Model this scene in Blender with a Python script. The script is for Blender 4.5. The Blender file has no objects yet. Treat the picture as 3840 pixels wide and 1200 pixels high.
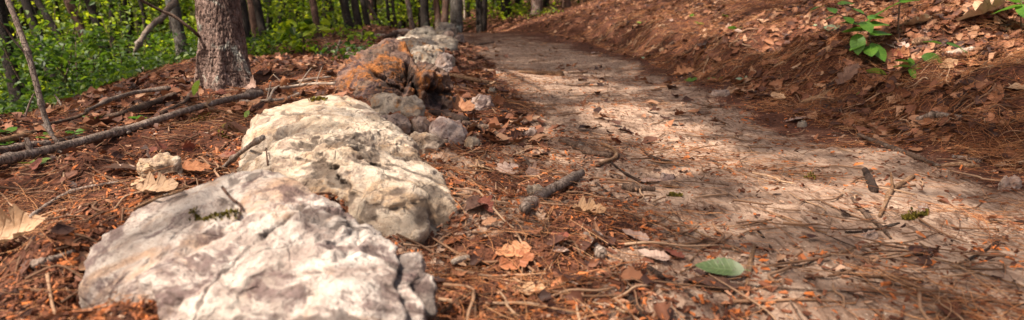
import bpy, bmesh, math, random
import numpy as np
from mathutils import Vector, Matrix
from mathutils.bvhtree import BVHTree
random.seed(7); rng = np.random.default_rng(7)
S = bpy.context.scene; COL = S.collection

# ------------------------------------------------------------------ noise
def _h(ix, iy, iz, s):
    n = (ix.astype(np.int64)*374761393 + iy.astype(np.int64)*668265263 + iz.astype(np.int64)*2147483647*3 + s*1274126177) & 0xffffffff
    n = ((n ^ (n >> 13))*1274126177) & 0xffffffff
    n = ((n ^ (n >> 15))*2246822519) & 0xffffffff
    return ((n ^ (n >> 16)) & 0xffffff)/float(0xffffff)*2-1
def vn(P, s=0):
    P = np.asarray(P, float); i = np.floor(P); f = P-i; f = f*f*f*(f*(f*6-15)+10); i = i.astype(np.int64)
    r = 0
    for dx in (0, 1):
        wx = f[..., 0] if dx else 1-f[..., 0]
        for dy in (0, 1):
            wy = f[..., 1] if dy else 1-f[..., 1]
            for dz in (0, 1):
                wz = f[..., 2] if dz else 1-f[..., 2]
                r = r + wx*wy*wz*_h(i[..., 0]+dx, i[..., 1]+dy, i[..., 2]+dz, s)
    return r
def fbm(P, o=4, s=0, g=.5, ridge=False):
    P = np.asarray(P, float); a = 1; r = 0
    for k in range(o):
        n = vn(P*(2.03**k)+k*17.3, s+k)
        r = r + a*((1-2*abs(n)) if ridge else n); a *= g
    return r
def v3(X, Y, Z=None):
    X, Y = np.broadcast_arrays(np.asarray(X, float), np.asarray(Y, float))
    return np.stack([X, Y, np.zeros_like(X) if Z is None else Z], -1)
def sst(a, b, x):
    t = np.clip((x-a)/(b-a), 0, 1); return t*t*(3-2*t)

# ------------------------------------------------------------------ camera
F = 2560.; CX, CY = 1920., 600.
PITCH = math.radians(11.5); CAMZ = .46
cd = bpy.data.cameras.new("camera"); cam = bpy.data.objects.new("camera", cd); COL.objects.link(cam)
cam.location = (0, 0, CAMZ); cam.rotation_euler = (math.pi/2-PITCH, 0, 0)
cd.sensor_width = 36; cd.lens = 24; cd.clip_start = .02; cd.clip_end = 600
cd.dof.use_dof = True; cd.dof.focus_distance = 2.3; cd.dof.aperture_fstop = 3.6
S.camera = cam
def ray(u, v):
    a = (u-CX)/F; b = (CY-v)/F
    return np.array([a, math.cos(PITCH)+b*math.sin(PITCH), -math.sin(PITCH)+b*math.cos(PITCH)])
def P(u, v, t): return np.array([0, 0, CAMZ])+ray(u, v)*t

# ------------------------------------------------------------------ terrain
def XL(Y): return np.interp(Y, [-3, 1, 1.4, 2.8, 4, 5.3, 8, 11, 14, 20, 90], [.22, .18, .10, .0, -.08, -.2, -.52, -1.25, -2.6, -6, -30])
def XR(Y): return np.interp(Y, [-3, 1, 2, 3.6, 6, 8, 10, 12, 15, 20, 90], [2.0, 1.95, 1.66, 1.42, 1.36, 1.15, .75, .12, -1.1, -4., -26])
def XE(Y): return np.interp(Y, [0, 2, 3, 5, 8, 12], [-1.9, -1.9, -2.0, -2.3, -2.5, -2.7])-.2*vn(v3(Y*.9, np.asarray(Y)*0+9))
def zsmooth(X, Y):
    zp = np.interp(Y, [-3, 3, 5, 8, 10.5, 14, 20, 40, 90], [0, 0, .045, .15, .22, .29, .34, .1, -1])
    wig = .10*vn(v3(Y*1.3, X*0, X*0+3)) + .05*vn(v3(Y*4, X*0))
    dl = XL(Y)+wig-X; dr = X-XR(Y)+wig*1.3+.04*vn(v3(X*3, Y*3))
    z = zp + .045*sst(0, .5, dl)
    e = np.maximum(XE(Y)-X, 0)
    drop = .34*(np.sqrt(e*e+.16)-.4)
    z = z - 3.6*(1-np.exp(-drop/3.6))
    # bank on the uphill side of the trail
    k = np.interp(Y, [0, 4, 7, 10, 16, 30], [1, 1, 1.0, .88, .66, .5])
    d = np.maximum(dr, 0)
    cutn = .75+.5*vn(v3(Y*1.7, X*.6, X*0+5))
    z = z + k*(.19*cutn*sst(-.04, .46, dr) + .31*np.maximum(d-.12, 0) - .05*np.maximum(d-1.5, 0))
    inside = sst(0, .4, -dl)*sst(0, .4, -dr)
    z = z-.022*inside
    z = z + .05*vn(v3(X*.9+3, Y*.9))*sst(0, 1, dl+np.maximum(dr, 0)*1.0) + .25*vn(v3(X*.2, Y*.2, X*0+7))*sst(6, 20, np.hypot(X, Y))
    z = z + 13*sst(24, 52, np.hypot(X, Y))
    return z
def sandmask(X, Y):
    w = .16*fbm(v3(X*2.2, Y*1.6), 4, 21)
    dl = X-XL(Y); dr = XR(Y)-X
    m = sst(-.15, .42, dl+w)*(.4*sst(-.05, .30, dr+w*.9)+.6*sst(.0, .6, dr+w*1.6+.15*sst(2.6, 1.6, Y)))
    # pale sand also shows in patches between the boulders and the tread
    q = sst(-.15, .35, fbm(v3(X*5, Y*3.2, X*0+4), 4, 31))*sst(-.75, -.45, dl)*sst(.35, .1, dl)*.85*sst(4.5, 2, Y)
    return np.clip(np.maximum(m, q), 0, 1)*(1-.55*sst(5.5, 10.5, Y))
EXTRA = []                                             # (x, y, r, h) humps
NX = NY = 760
def wx(s): return .25+.30*np.sinh(6*s)*(1/1.0)
def wy(s): return 1.3+.30*np.sinh(6*s)
sx = np.linspace(-.98, .98, NX); sy = np.linspace(-.42, .98, NY)
gx = wx(sx); gy = wy(sy)
def micro(X, Y):
    D = np.hypot(X, Y); dl = X-XL(Y); dr = XR(Y)-X
    rough = 1-sst(-.1, .3, dl)*sst(-.05, .25, dr)
    bank = sst(.0, -.15, dr)*sst(-.9, -.3, dr)
    a = 1/(1+(D/9)**2)
    z = (.004+.012*rough+.016*bank)*fbm(v3(X*9, Y*9), 3, 3) + (.012+.02*rough+.035*bank)*fbm(v3(X*3.3, Y*3.3, X*0+2), 3, 5)
    z = z + (.0018+.006*rough+.008*bank)*fbm(v3(X*38, Y*38), 2, 11)*sst(3.5, 1.5, D)
    return z*a
GX, GY = np.meshgrid(gx, gy)
GZ = zsmooth(GX, GY)+micro(GX, GY)
def terr0(X, Y):
    X = np.asarray(X, float); Y = np.asarray(Y, float)
    fx = (np.arcsinh((X-.25)/.30)/6+.98)/1.96*(NX-1); fy = (np.arcsinh((Y-1.3)/.30)/6+.42)/1.40*(NY-1)
    ix = np.clip(np.floor(fx).astype(int), 0, NX-2); iy = np.clip(np.floor(fy).astype(int), 0, NY-2)
    # use true cell coordinates for an exact match with the mesh
    tx = np.clip((X-gx[ix])/(gx[ix+1]-gx[ix]), 0, 1); ty = np.clip((Y-gy[iy])/(gy[iy+1]-gy[iy]), 0, 1)
    return (GZ[iy, ix]*(1-tx)+GZ[iy, ix+1]*tx)*(1-ty)+(GZ[iy+1, ix]*(1-tx)+GZ[iy+1, ix+1]*tx)*ty
terr = terr0
def hit(u, v, lift=0.):
    d = ray(u, v); t = .5; p = None
    while t < 80:
        q = np.array([0, 0, CAMZ])+d*t
        if q[2] <= float(terr(q[0], q[1]))+lift:
            lo, hi = t/1.01-.005, t
            for _ in range(14):
                m = (lo+hi)/2; q = np.array([0, 0, CAMZ])+d*m
                if q[2] <= float(terr(q[0], q[1]))+lift: hi = m
                else: lo = m
            return np.array([0, 0, CAMZ])+d*hi, hi
        t = t*1.01+.005
    return np.array([0, 0, CAMZ])+d*60, 60
def hump(u, v, r, h, ry=None):
    p, t = hit(u, v); ry = ry or r
    q = ((GX-p[0])/r)**2+((GY-p[1])/ry)**2
    n = 1+.45*fbm(v3(GX*12, GY*12, GX*0+8), 3, 9)
    return h*np.exp(-q*1.6)*n
for a in [(300, 650, .13, .04), (400, 620, .10, .025), (3560, 840, .10, .022, .06), (3420, 360, .25, .03), (1250, 1150, .1, .02),
          (1180, 520, .3, .03), (330, 960, .10, .06, .25), (3620, 470, .25, .04), (1560, 860, .22, -.045), (260, 1110, .16, -.045), (1620, 1150, .12, -.03), (2050, 620, .15, .018)]:
    GZ = GZ+hump(*a)
for x_, y_, a_, b_ in [(-.42, 1.05, .36, .34), (-.5, 1.85, .40, .42), (-.52, 3.5, .34, .32), (-.42, 5.2, .3, .3)]:
    q_ = np.sqrt(((GX-x_)/a_)**2+((GY-y_)/b_)**2); GZ = GZ+.020*np.exp(-((q_-1)/.2)**2)*(.8+.9*vn(v3(GX*9, GY*9, GX*0+12)))

# ------------------------------------------------------------------ mesh helpers
def tag(o, label=None, cat=None, group=None, kind=None):
    if label: o['label'] = label
    if cat: o['category'] = cat
    if group: o['group'] = group
    if kind: o['kind'] = kind
    return o
def empty(name, loc, **k):
    o = bpy.data.objects.new(name, None); o.location = loc; o.empty_display_size = .05; COL.objects.link(o); return tag(o, **k)
def mesh_np(name, V, Fq, mat, smooth=True, attrs=None):
    """Fq: (n,3) or (n,4) array, or list of such arrays"""
    V = np.asarray(V, np.float32); Fs = Fq if isinstance(Fq, list) else [Fq]
    me = bpy.data.meshes.new(name); me.vertices.add(len(V)); me.vertices.foreach_set('co', V.ravel())
    idx = np.concatenate([f.ravel() for f in Fs]).astype(np.int32)
    tot = np.concatenate([np.full(len(f), f.shape[1]) for f in Fs]).astype(np.int32)
    st = np.concatenate([[0], np.cumsum(tot)[:-1]]).astype(np.int32)
    me.loops.add(len(idx)); me.loops.foreach_set('vertex_index', idx)
    me.polygons.add(len(tot)); me.polygons.foreach_set('loop_start', st); me.polygons.foreach_set('loop_total', tot)
    me.polygons.foreach_set('use_smooth', np.full(len(tot), smooth, bool))
    for k, a in (attrs or {}).items():
        a = np.asarray(a, np.float32)
        if a.ndim == 1:
            at = me.attributes.new(k, 'FLOAT', 'POINT'); at.data.foreach_set('value', a)
        else:
            at = me.attributes.new(k, 'FLOAT_VECTOR', 'POINT'); at.data.foreach_set('vector', a.ravel())
    me.materials.append(mat); me.update(calc_edges=True); me.validate(); return me
def link(name, me, loc=(0, 0, 0), parent=None, **k):
    o = bpy.data.objects.new(name, me); o.location = loc; COL.objects.link(o)
    if parent is not None: o.parent = parent
    return tag(o, **k)
def mobj(name, V, Fq, mat, loc=None, parent=None, smooth=True, attrs=None, **k):
    """V in world space; the origin is put at loc; a child is stored relative to its parent's location"""
    V = np.asarray(V, float); loc = np.zeros(3) if loc is None else np.asarray(loc, float)
    me = mesh_np(name, V-loc, Fq, mat, smooth, attrs)
    pl = np.array(parent.location) if parent is not None else 0
    if parent is not None and parent.parent is not None: pl = pl+np.array(parent.parent.location)
    return link(name, me, loc-pl, parent, **k)

# ------------------------------------------------------------------ materials
class NB:
    def __init__(s, name):
        s.m = bpy.data.materials.new(name); s.m.use_nodes = True; s.t = s.m.node_tree; s.t.nodes.clear()
        s.out = s.n('ShaderNodeOutputMaterial'); s._pos = None
    def n(s, ty, **k):
        o = s.t.nodes.new(ty)
        for a, b in k.items(): setattr(o, a, b)
        return o
    def l(s, a, b): s.t.links.new(a, b)
    def pos(s):
        if s._pos is None: s._pos = s.n('ShaderNodeNewGeometry').outputs['Position']
        return s._pos
    def mapv(s, v, sc=(1, 1, 1), off=(0, 0, 0)):
        m = s.n('ShaderNodeMapping'); s.l(v, m.inputs['Vector']); m.inputs['Scale'].default_value = sc; m.inputs['Location'].default_value = off; return m.outputs[0]
    def noise(s, sc, det=4, rough=.55, dist=0, v=None):
        o = s.n('ShaderNodeTexNoise'); s.l(v or s.pos(), o.inputs['Vector'])
        for a, b in (('Scale', sc), ('Detail', det), ('Roughness', rough), ('Distortion', dist)): o.inputs[a].default_value = b
        return o.outputs['Fac']
    def voro(s, sc, feat='F1', v=None, out='Distance', rand=1):
        o = s.n('ShaderNodeTexVoronoi', feature=feat); s.l(v or s.pos(), o.inputs['Vector']); o.inputs['Scale'].default_value = sc; o.inputs['Randomness'].default_value = rand; return o.outputs[out]
    def ramp(s, f, stops, interp='LINEAR'):
        o = s.n('ShaderNodeValToRGB'); o.color_ramp.interpolation = interp; e = o.color_ramp.elements
        while len(e) < len(stops): e.new(.5)
        for i, (p, c) in enumerate(stops):
            e[i].position = p; e[i].color = (c, c, c, 1) if not hasattr(c, '__len__') else (*c, 1)
        s.l(f, o.inputs[0]); return o.outputs[0]
    def mix(s, f, a, b, bl='MIX'):
        o = s.n('ShaderNodeMix', data_type='RGBA', blend_type=bl)
        for i, x in ((0, f), (6, a), (7, b)):
            if hasattr(x, 'links'): s.l(x, o.inputs[i])
            elif i == 0: o.inputs[0].default_value = x
            else: o.inputs[i].default_value = (*x, 1) if hasattr(x, '__len__') else (x, x, x, 1)
        return o.outputs[2]
    def math(s, op, a, b=0., clamp=False):
        o = s.n('ShaderNodeMath', operation=op, use_clamp=clamp)
        for i, x in enumerate((a, b)):
            if hasattr(x, 'links'): s.l(x, o.inputs[i])
            else: o.inputs[i].default_value = x
        return o.outputs[0]
    def attr(s, n, out='Fac'):
        o = s.n('ShaderNodeAttribute', attribute_name=n); return o.outputs[out]
    def bump(s, h, st=.5, d=.01, nrm=None):
        o = s.n('ShaderNodeBump'); o.inputs['Strength'].default_value = st; o.inputs['Distance'].default_value = d; s.l(h, o.inputs['Height'])
        if nrm: s.l(nrm, o.inputs['Normal'])
        return o.outputs[0]
    def bsdf(s, col, rough=.8, nrm=None, spec=.3):
        o = s.n('ShaderNodeBsdfPrincipled')
        for k, x in (('Base Color', col), ('Roughness', rough)):
            if hasattr(x, 'links'): s.l(x, o.inputs[k])
            else: o.inputs[k].default_value = (*x, 1) if hasattr(x, '__len__') else x
        o.inputs['Specular IOR Level'].default_value = spec
        if nrm: s.l(nrm, o.inputs['Normal'])
        return o.outputs[0]
    def end(s, sh): s.l(sh, s.out.inputs['Surface']); return s.m

def m_ground():
    b = NB('soil and duff'); sand = b.attr('sand')
    n1 = b.noise(7, 6, .65); n2 = b.noise(55, 4, .7); n3 = b.noise(2.2, 3, .6); n4 = b.noise(240, 3, .7)
    fib = b.noise(60, 3, .7, v=b.mapv(b.pos(), (1, .25, 1)))
    duff = b.ramp(n2, [(.34, (.012, .005, .004)), (.47, (.045, .016, .010)), (.58, (.12, .040, .021)), (.72, (.26, .10, .055))])
    duff = b.mix(b.ramp(n1, [(.35, 0), (.7, 1)]), duff, b.ramp(n4, [(.3, (.025, .011, .008)), (.7, (.17, .07, .04))]))
    sc = b.ramp(b.noise(18, 6, .72), [(.25, (.15, .088, .06)), (.42, (.29, .185, .13)), (.58, (.43, .30, .22)), (.8, (.61, .465, .36))])
    sc = b.mix(b.ramp(n3, [(.40, 0), (.66, .6)]), sc, (.20, .125, .088))
    sc = b.mix(b.ramp(fib, [(.50, 0), (.60, .75)]), sc, (.10, .052, .032))
    sc = b.mix(b.ramp(n4, [(.3, .5), (.5, 0)]), sc, (.13, .085, .06))
    sc = b.mix(b.ramp(b.voro(130, out='Distance'), [(.04, .5), (.13, 0)]), sc, (.5, .42, .34))
    f = b.math('ADD', sand, b.math('MULTIPLY', b.math('SUBTRACT', n1, .5), 1.1))
    f = b.math('ADD', f, b.math('MULTIPLY', b.math('SUBTRACT', n2, .5), 1.0))
    f = b.ramp(f, [(.38, 0), (.68, 1)])
    col = b.mix(f, duff, sc)
    gm = b.mix(b.ramp(b.attr('green'), [(0, 0), (1, .85)]), col, b.ramp(n1, [(.3, (.02, .03, .01)), (.7, (.06, .07, .02))]))
    h = b.math('ADD', b.math('MULTIPLY', n2, .6), b.math('MULTIPLY', n4, .35)); h = b.math('ADD', h, fib)
    return b.end(b.bsdf(gm, .92, b.bump(h, .7, .012), .15))
def m_rock(name, base, light, dark, ochre, purple, oa=.5, pa=.5, tint=(0.3, .27, .22), ta=.4, off=(0, 0, 0), vein=.8):
    b = NB(name); p = b.mapv(b.pos(), off=off)
    big = b.noise(4.5, 5, .6, .6, p); mid = b.noise(14, 6, .68, .5, p); fine = b.noise(70, 5, .72, 0, p); vf = b.noise(300, 3, .7, 0, p)
    c = b.ramp(mid, [(.28, dark), (.42, base), (.55, light), (.8, tuple(min(.86, x*1.15) for x in light))])
    c = b.mix(b.ramp(big, [(.42, 0), (.62, ta)]), c, tint)
    po = b.noise(6 if name != 'rusty rock' else 5, 6, .7, 1.0, b.mapv(p, off=(3, 1, 7)))
    c = b.mix(b.ramp(po, [(.53 if name != 'rusty rock' else .50, 0), (.62 if name != 'rusty rock' else .59, oa)]), c, b.ramp(fine, [(.3, tuple(x*.45 for x in ochre)), (.6, ochre)]))
    pp = b.noise(8, 6, .72, 1.2, b.mapv(p, off=(9, 4, 1)))
    c = b.mix(b.ramp(pp, [(.52, 0), (.6, pa)]), c, b.ramp(fine, [(.35, tuple(x*.4 for x in purple)), (.65, purple)]))
    c = b.mix(b.ramp(fine, [(.31, .8), (.44, 0)]), c, dark)
    c = b.mix(b.ramp(vf, [(.3, .5), (.48, 0), (.62, 0), (.8, .3)]), c, b.mix(b.ramp(vf, [(.4, 0), (.6, 1)]), dark, tuple(min(.8, x*1.35) for x in light)))
    cr = b.voro(9, 'DISTANCE_TO_EDGE', b.mapv(p, (1, 1, 1.6)))
    crn = b.math('ADD', cr, b.math('MULTIPLY', b.noise(9, 4, .6, 0, p), .14))
    crk = b.ramp(crn, [(.055, 1), (.085, 0)])
    c = b.mix(b.math('MULTIPLY', crk, vein), c, tuple(x*.5 for x in dark))
    c = b.mix(b.ramp(b.attr('cav'), [(.05, .75), (.33, 0)]), c, tuple(x*.45 for x in dark))  # recess shade painted in: cavity mask darkens cracks and hollows
    h = b.math('ADD', b.math('MULTIPLY', mid, 1.6), b.math('MULTIPLY', fine, .55)); h = b.math('ADD', h, b.math('MULTIPLY', vf, .14))
    h = b.math('SUBTRACT', h, b.math('MULTIPLY', crk, .25))
    return b.end(b.bsdf(c, b.ramp(fine, [(.3, .9), (.7, .62)]), b.bump(h, .8, .02), .35))
def m_bark(name, c0, c1, c2, lich=(.4, .42, .33), la=.5, sc=1., crack=.8):
    b = NB(name); p = b.pos(); q = b.mapv(p, (1, 1, .36))
    v = b.math('ADD', b.voro(42*sc, 'DISTANCE_TO_EDGE', q), b.math('MULTIPLY', b.noise(70*sc, 4, .7, 0, q), .22))
    n = b.noise(30*sc, 5, .7, .3, b.mapv(p, (1, 1, .5))); n2 = b.noise(6*sc, 4, .6, 0, p); n3 = b.noise(160*sc, 3, .7, 0, p)
    c = b.ramp(n, [(.3, c0), (.5, c1), (.72, c2)])
    c = b.mix(b.ramp(n3, [(.3, .5), (.55, 0)]), c, c0)
    pl = b.noise(5*sc, 5, .6, .8, b.mapv(p, (1, 1, .6), (5, 2, 1)))
    c = b.mix(b.ramp(pl, [(.60, 0), (.66, la)]), c, lich)
    c = b.mix(b.ramp(n2, [(.35, .65), (.6, 0)]), c, c0)
    ck = b.ramp(v, [(.10, 1), (.19, 0)])
    c = b.mix(b.math('MULTIPLY', ck, crack), c, tuple(x*.25 for x in c0))
    h = b.math('SUBTRACT', n, b.math('MULTIPLY', ck, .8)); h = b.math('ADD', h, b.math('MULTIPLY', n3, .3))
    return b.end(b.bsdf(c, .88, b.bump(h, .9, .012/sc), .2))
def leaf_shader(b, col, tr, rough, nrm=None, tcol=None, spec=.35):
    sh = b.bsdf(col, rough, nrm, spec); t = b.n('ShaderNodeBsdfTranslucent')
    b.l(tcol or col, t.inputs['Color']); mx = b.n('ShaderNodeMixShader'); mx.inputs[0].default_value = tr
    b.l(sh, mx.inputs[1]); b.l(t.outputs[0], mx.inputs[2]); return b.end(mx.outputs[0])
def m_green(name, stops, tr=.45, rough=.5):
    b = NB(name); r = b.attr('rnd'); n = b.noise(1.3, 3, .55)
    f = b.math('ADD', b.math('MULTIPLY', r, .55), b.math('SUBTRACT', b.math('MULTIPLY', n, 1.0), .25))
    c = b.ramp(f, stops); tc = b.mix(.6, c, (.45, .62, .03), 'MIX')
    return leaf_shader(b, c, tr, rough, None, b.mix(.5, c, b.mix(1., c, (1.6, 1.5, .35), 'MULTIPLY')))
def m_greenleaf(name, c0, c1, tr=.3):          # close leaves with veins
    b = NB(name); lf = b.attr('lf', 'Vector'); sep = b.n('ShaderNodeSeparateXYZ'); b.l(lf, sep.inputs[0])
    w = b.math('ABSOLUTE', sep.outputs[1]); s = b.math('SUBTRACT', sep.outputs[0], b.math('MULTIPLY', w, .14))
    vv = b.math('FRACT', b.math('MULTIPLY', s, 8.)); vl = b.ramp(vv, [(0, 1), (.1, 0), (.9, 0), (1, 1)])
    mid = b.ramp(w, [(0, 1), (.07, 0)]); ve = b.math('MAXIMUM', vl, mid)
    c = b.ramp(b.noise(25, 4, .6), [(.3, c0), (.7, c1)])
    c = b.mix(b.math('MULTIPLY', ve, .35), c, tuple(min(1, x*1.8+.02) for x in c1))
    if name == 'fallen green leaf':
        c = b.mix(b.ramp(b.noise(150, 3, .7), [(.34, .9), (.42, 0)]), c, (.06, .04, .02)); c = b.mix(b.ramp(sep.outputs[0], [(.0, .75), (.28, 0)]), c, (.30, .34, .24))
    return leaf_shader(b, c, tr, .45, b.bump(ve, .3, .002), None, .4)
def m_dead(name, c0, c1, c2, tr=.12, spots=.6):
    b = NB(name); lf = b.attr('lf', 'Vector'); sep = b.n('ShaderNodeSeparateXYZ'); b.l(lf, sep.inputs[0])
    w = b.math('ABSOLUTE', sep.outputs[1]); s = b.math('SUBTRACT', sep.outputs[0], b.math('MULTIPLY', w, .16))
    vv = b.math('FRACT', b.math('MULTIPLY', s, 9.)); vl = b.ramp(vv, [(0, 1), (.12, 0), (.88, 0), (1, 1)])
    mid = b.ramp(w, [(0, 1), (.06, 0)]); ve = b.math('MAXIMUM', vl, mid)
    n = b.noise(28, 5, .65); oi = b.n('ShaderNodeObjectInfo').outputs['Random']
    f = b.math('ADD', b.math('MULTIPLY', n, .7), b.math('MULTIPLY', b.math('ADD', oi, b.attr('rnd')), .28))
    c = b.ramp(f, [(.22, c0), (.48, c1), (.75, c2)])
    c = b.mix(b.ramp(b.noise(60, 3, .6), [(.3, spots), (.42, 0)]), c, tuple(x*.3 for x in c0))
    c = b.mix(b.math('MULTIPLY', ve, .4), c, tuple(x*.45 for x in c1))
    return leaf_shader(b, c, tr, .6, b.bump(b.math('ADD', ve, b.noise(120, 3, .6)), .5, .003), None, .3)
def m_var(name, stops, rough=.8, tr=0, bs=200, bd=.002):
    b = NB(name); f = b.math('ADD', b.math('MULTIPLY', b.attr('rnd'), .68), b.math('ADD', b.math('MULTIPLY', b.noise(2.6, 3, .6), .55), -.13))
    c = b.ramp(f, stops); nr = b.bump(b.noise(bs, 3, .6), .5, bd)
    if tr: return leaf_shader(b, c, tr, rough, nr)
    return b.end(b.bsdf(c, rough, nr, .2))

M = {}
M['ground'] = m_ground()
M['white_rock'] = m_rock('white quartz rock', (.36, .28, .24), (.58, .50, .44), (.13, .08, .065), (.42, .21, .09), (.15, .085, .08), .55, .85, (.31, .26, .215), .55, (0, 0, 0), .2)
M['cream_rock'] = m_rock('cream quartz rock', (.40, .30, .22), (.58, .48, .38), (.12, .075, .055), (.48, .26, .10), (.17, .10, .08), .5, .55, (.33, .24, .15), .55, (4, 2, 1), .25)
M['rusty_rock'] = m_rock('rusty rock', (.075, .032, .026), (.20, .115, .085), (.016, .009, .008), (.33, .11, .018), (.06, .026, .028), 1., .95, (.10, .065, .035), .5, (1.1, 2.6, .3), .15)
M['orange_rock'] = m_rock('orange stained rock', (.30, .23, .17), (.52, .43, .34), (.08, .05, .038), (.52, .21, .035), (.16, .10, .09), .9, .4, (.34, .28, .21), .4, (7, .4, 2), .5)
M['grey_rock'] = m_rock('grey rock', (.19, .14, .10), (.36, .29, .225), (.05, .034, .026), (.33, .19, .09), (.15, .11, .10), .4, .35, (.27, .25, .21), .5, (2, 8, 5), .7)
M['brown_rock'] = m_rock('brown rock', (.22, .15, .12), (.40, .29, .24), (.06, .035, .028), (.36, .19, .09), (.14, .08, .08), .4, .4, (.26, .21, .17), .4, (5, 3, 3), .5)
M['pink_rock'] = m_rock('pink rock', (.34, .22, .18), (.54, .42, .36), (.11, .065, .05), (.5, .24, .1), (.22, .13, .14), .35, .5, (.38, .32, .29), .3, (6, 1, 9), .3)
M['oak'] = m_bark('oak bark', (.065, .034, .026), (.27, .175, .14), (.45, .33, .28), (.46, .46, .39), .85, 1.5, .75)
M['darkbark'] = m_bark('dark bark', (.011, .008, .007), (.034, .024, .019), (.08, .057, .046), (.16, .17, .13), .5, 1.)
M['greybark'] = m_bark('lichen bark', (.04, .03, .024), (.12, .10, .085), (.24, .22, .20), (.32, .34, .31), .8, 1.)
M['redbark'] = m_bark('reddish bark', (.04, .02, .014), (.13, .07, .05), (.24, .14, .11), (.22, .2, .16), .4, 1.)
M['twig'] = m_bark('twig bark', (.045, .025, .018), (.16, .10, .07), (.30, .21, .16), (.38, .34, .29), .5, 3., .4)
M['greytwig'] = m_bark('weathered twig', (.09, .06, .047), (.30, .22, .175), (.50, .40, .34), (.48, .44, .39), .6, 2.2, .5)
M['darktwig'] = m_bark('dark twig', (.015, .009, .007), (.06, .035, .026), (.15, .095, .07), (.2, .17, .14), .3, 3., .4)
M['tanwood'] = m_bark('bare tan wood', (.12, .06, .03), (.32, .18, .10), (.50, .34, .22), (.55, .42, .3), .3, 3., .3)
M['palewood'] = m_bark('pale bare wood', (.28, .2, .15), (.5, .4, .32), (.68, .58, .48), (.6, .55, .45), .3, 3., .2)
M['leaves'] = m_green('understory leaves', [(.2, (.018, .04, .008)), (.45, (.04, .085, .012)), (.7, (.085, .15, .015)), (.95, (.18, .245, .022))], .5)
M['farleaves'] = m_green('far leaves', [(.2, (.03, .062, .008)), (.38, (.085, .15, .012)), (.56, (.17, .25, .016)), (.74, (.31, .38, .02)), (.92, (.46, .5, .05))], .55)
M['canopy'] = m_green('canopy leaves', [(.15, (.03, .07, .012)), (.5, (.05, .12, .015)), (.95, (.09, .18, .02))], .35)
M['nearleaf'] = m_greenleaf('fresh green leaf', (.07, .19, .02), (.15, .30, .03), .45)
M['yellowleaf'] = m_greenleaf('yellow green leaf', (.14, .24, .03), (.26, .36, .05), .4)
M['paleleaf'] = m_greenleaf('pale green leaf', (.20, .30, .16), (.34, .42, .26), .25)
M['dullgreen'] = m_greenleaf('fallen green leaf', (.05, .085, .025), (.12, .165, .06), .1)
DEAD = {'orange': m_dead('orange brown dead leaf', (.14, .042, .018), (.30, .10, .04), (.42, .19, .09)),
        'tan': m_dead('tan dead leaf', (.18, .09, .04), (.36, .20, .10), (.48, .31, .19)),
        'pinkish grey': m_dead('pinkish grey dead leaf', (.16, .085, .065), (.31, .19, .145), (.44, .31, .25)),
        'red-brown': m_dead('red brown dead leaf', (.07, .018, .012), (.17, .045, .028), (.28, .09, .055)),
        'dark brown': m_dead('dark brown dead leaf', (.03, .014, .010), (.09, .042, .028), (.17, .09, .06))}
M['litter'] = m_var('leaf litter', [(.08, (.022, .010, .008)), (.3, (.075, .028, .017)), (.52, (.19, .068, .032)), (.7, (.30, .125, .06)), (.86, (.40, .235, .14)), (.97, (.5, .37, .28))], .65, .12)
M['needles'] = m_var('pine needles', [(.1, (.025, .012, .009)), (.28, (.09, .035, .02)), (.45, (.20, .075, .032)), (.62, (.36, .135, .05)), (.78, (.48, .24, .11)), (.95, (.54, .38, .24))], .55)
M['chips'] = m_var('duff chips', [(.1, (.03, .012, .008)), (.35, (.12, .042, .022)), (.56, (.22, .085, .045)), (.72, (.48, .14, .035)), (.8, (.34, .20, .13)), (.9, (.42, .31, .24)), (1, (.6, .52, .44))], .8)
M['grit'] = m_var('grit', [(.1, (.12, .08, .06)), (.5, (.30, .22, .17)), (.9, (.5, .41, .33))], .9)
M['moss'] = m_var('moss', [(.1, (.04, .032, .007)), (.5, (.10, .08, .012)), (.9, (.22, .17, .025))], .9)
M['cone'] = m_var('cone', [(.1, (.07, .035, .02)), (.6, (.22, .12, .07)), (.9, (.42, .28, .18))], .8)

# ------------------------------------------------------------------ ground and path
def build_ground():
    V = np.stack([GX, GY, GZ], -1).reshape(-1, 3)
    i = np.arange(NY-1)[:, None]*NX+np.arange(NX-1)[None]; Q = np.stack([i, i+1, i+NX+1, i+NX], -1).reshape(-1, 4)
    sm = sandmask(GX, GY).ravel()
    gr = (sst(-.5, -1.8, GX-XE(GY)+.5*vn(v3(GX, GY)))*.9+sst(14, 22, GY)*.8).ravel().clip(0, 1)
    cx = V[Q].mean(1); d = np.minimum(cx[:, 0]-XL(cx[:, 1]), XR(cx[:, 1])-cx[:, 0]); inp = (d > 0) & (cx[:, 1] < 20)
    for nm, sel, in (('ground', ~inp), ('path', inp)):
        q = Q[sel]; u, inv = np.unique(q, return_inverse=True)
        o = link(nm, mesh_np(nm, V[u], inv.reshape(q.shape), M['ground'], True, {'sand': sm[u], 'green': gr[u]}), kind='structure')
build_ground()

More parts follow.
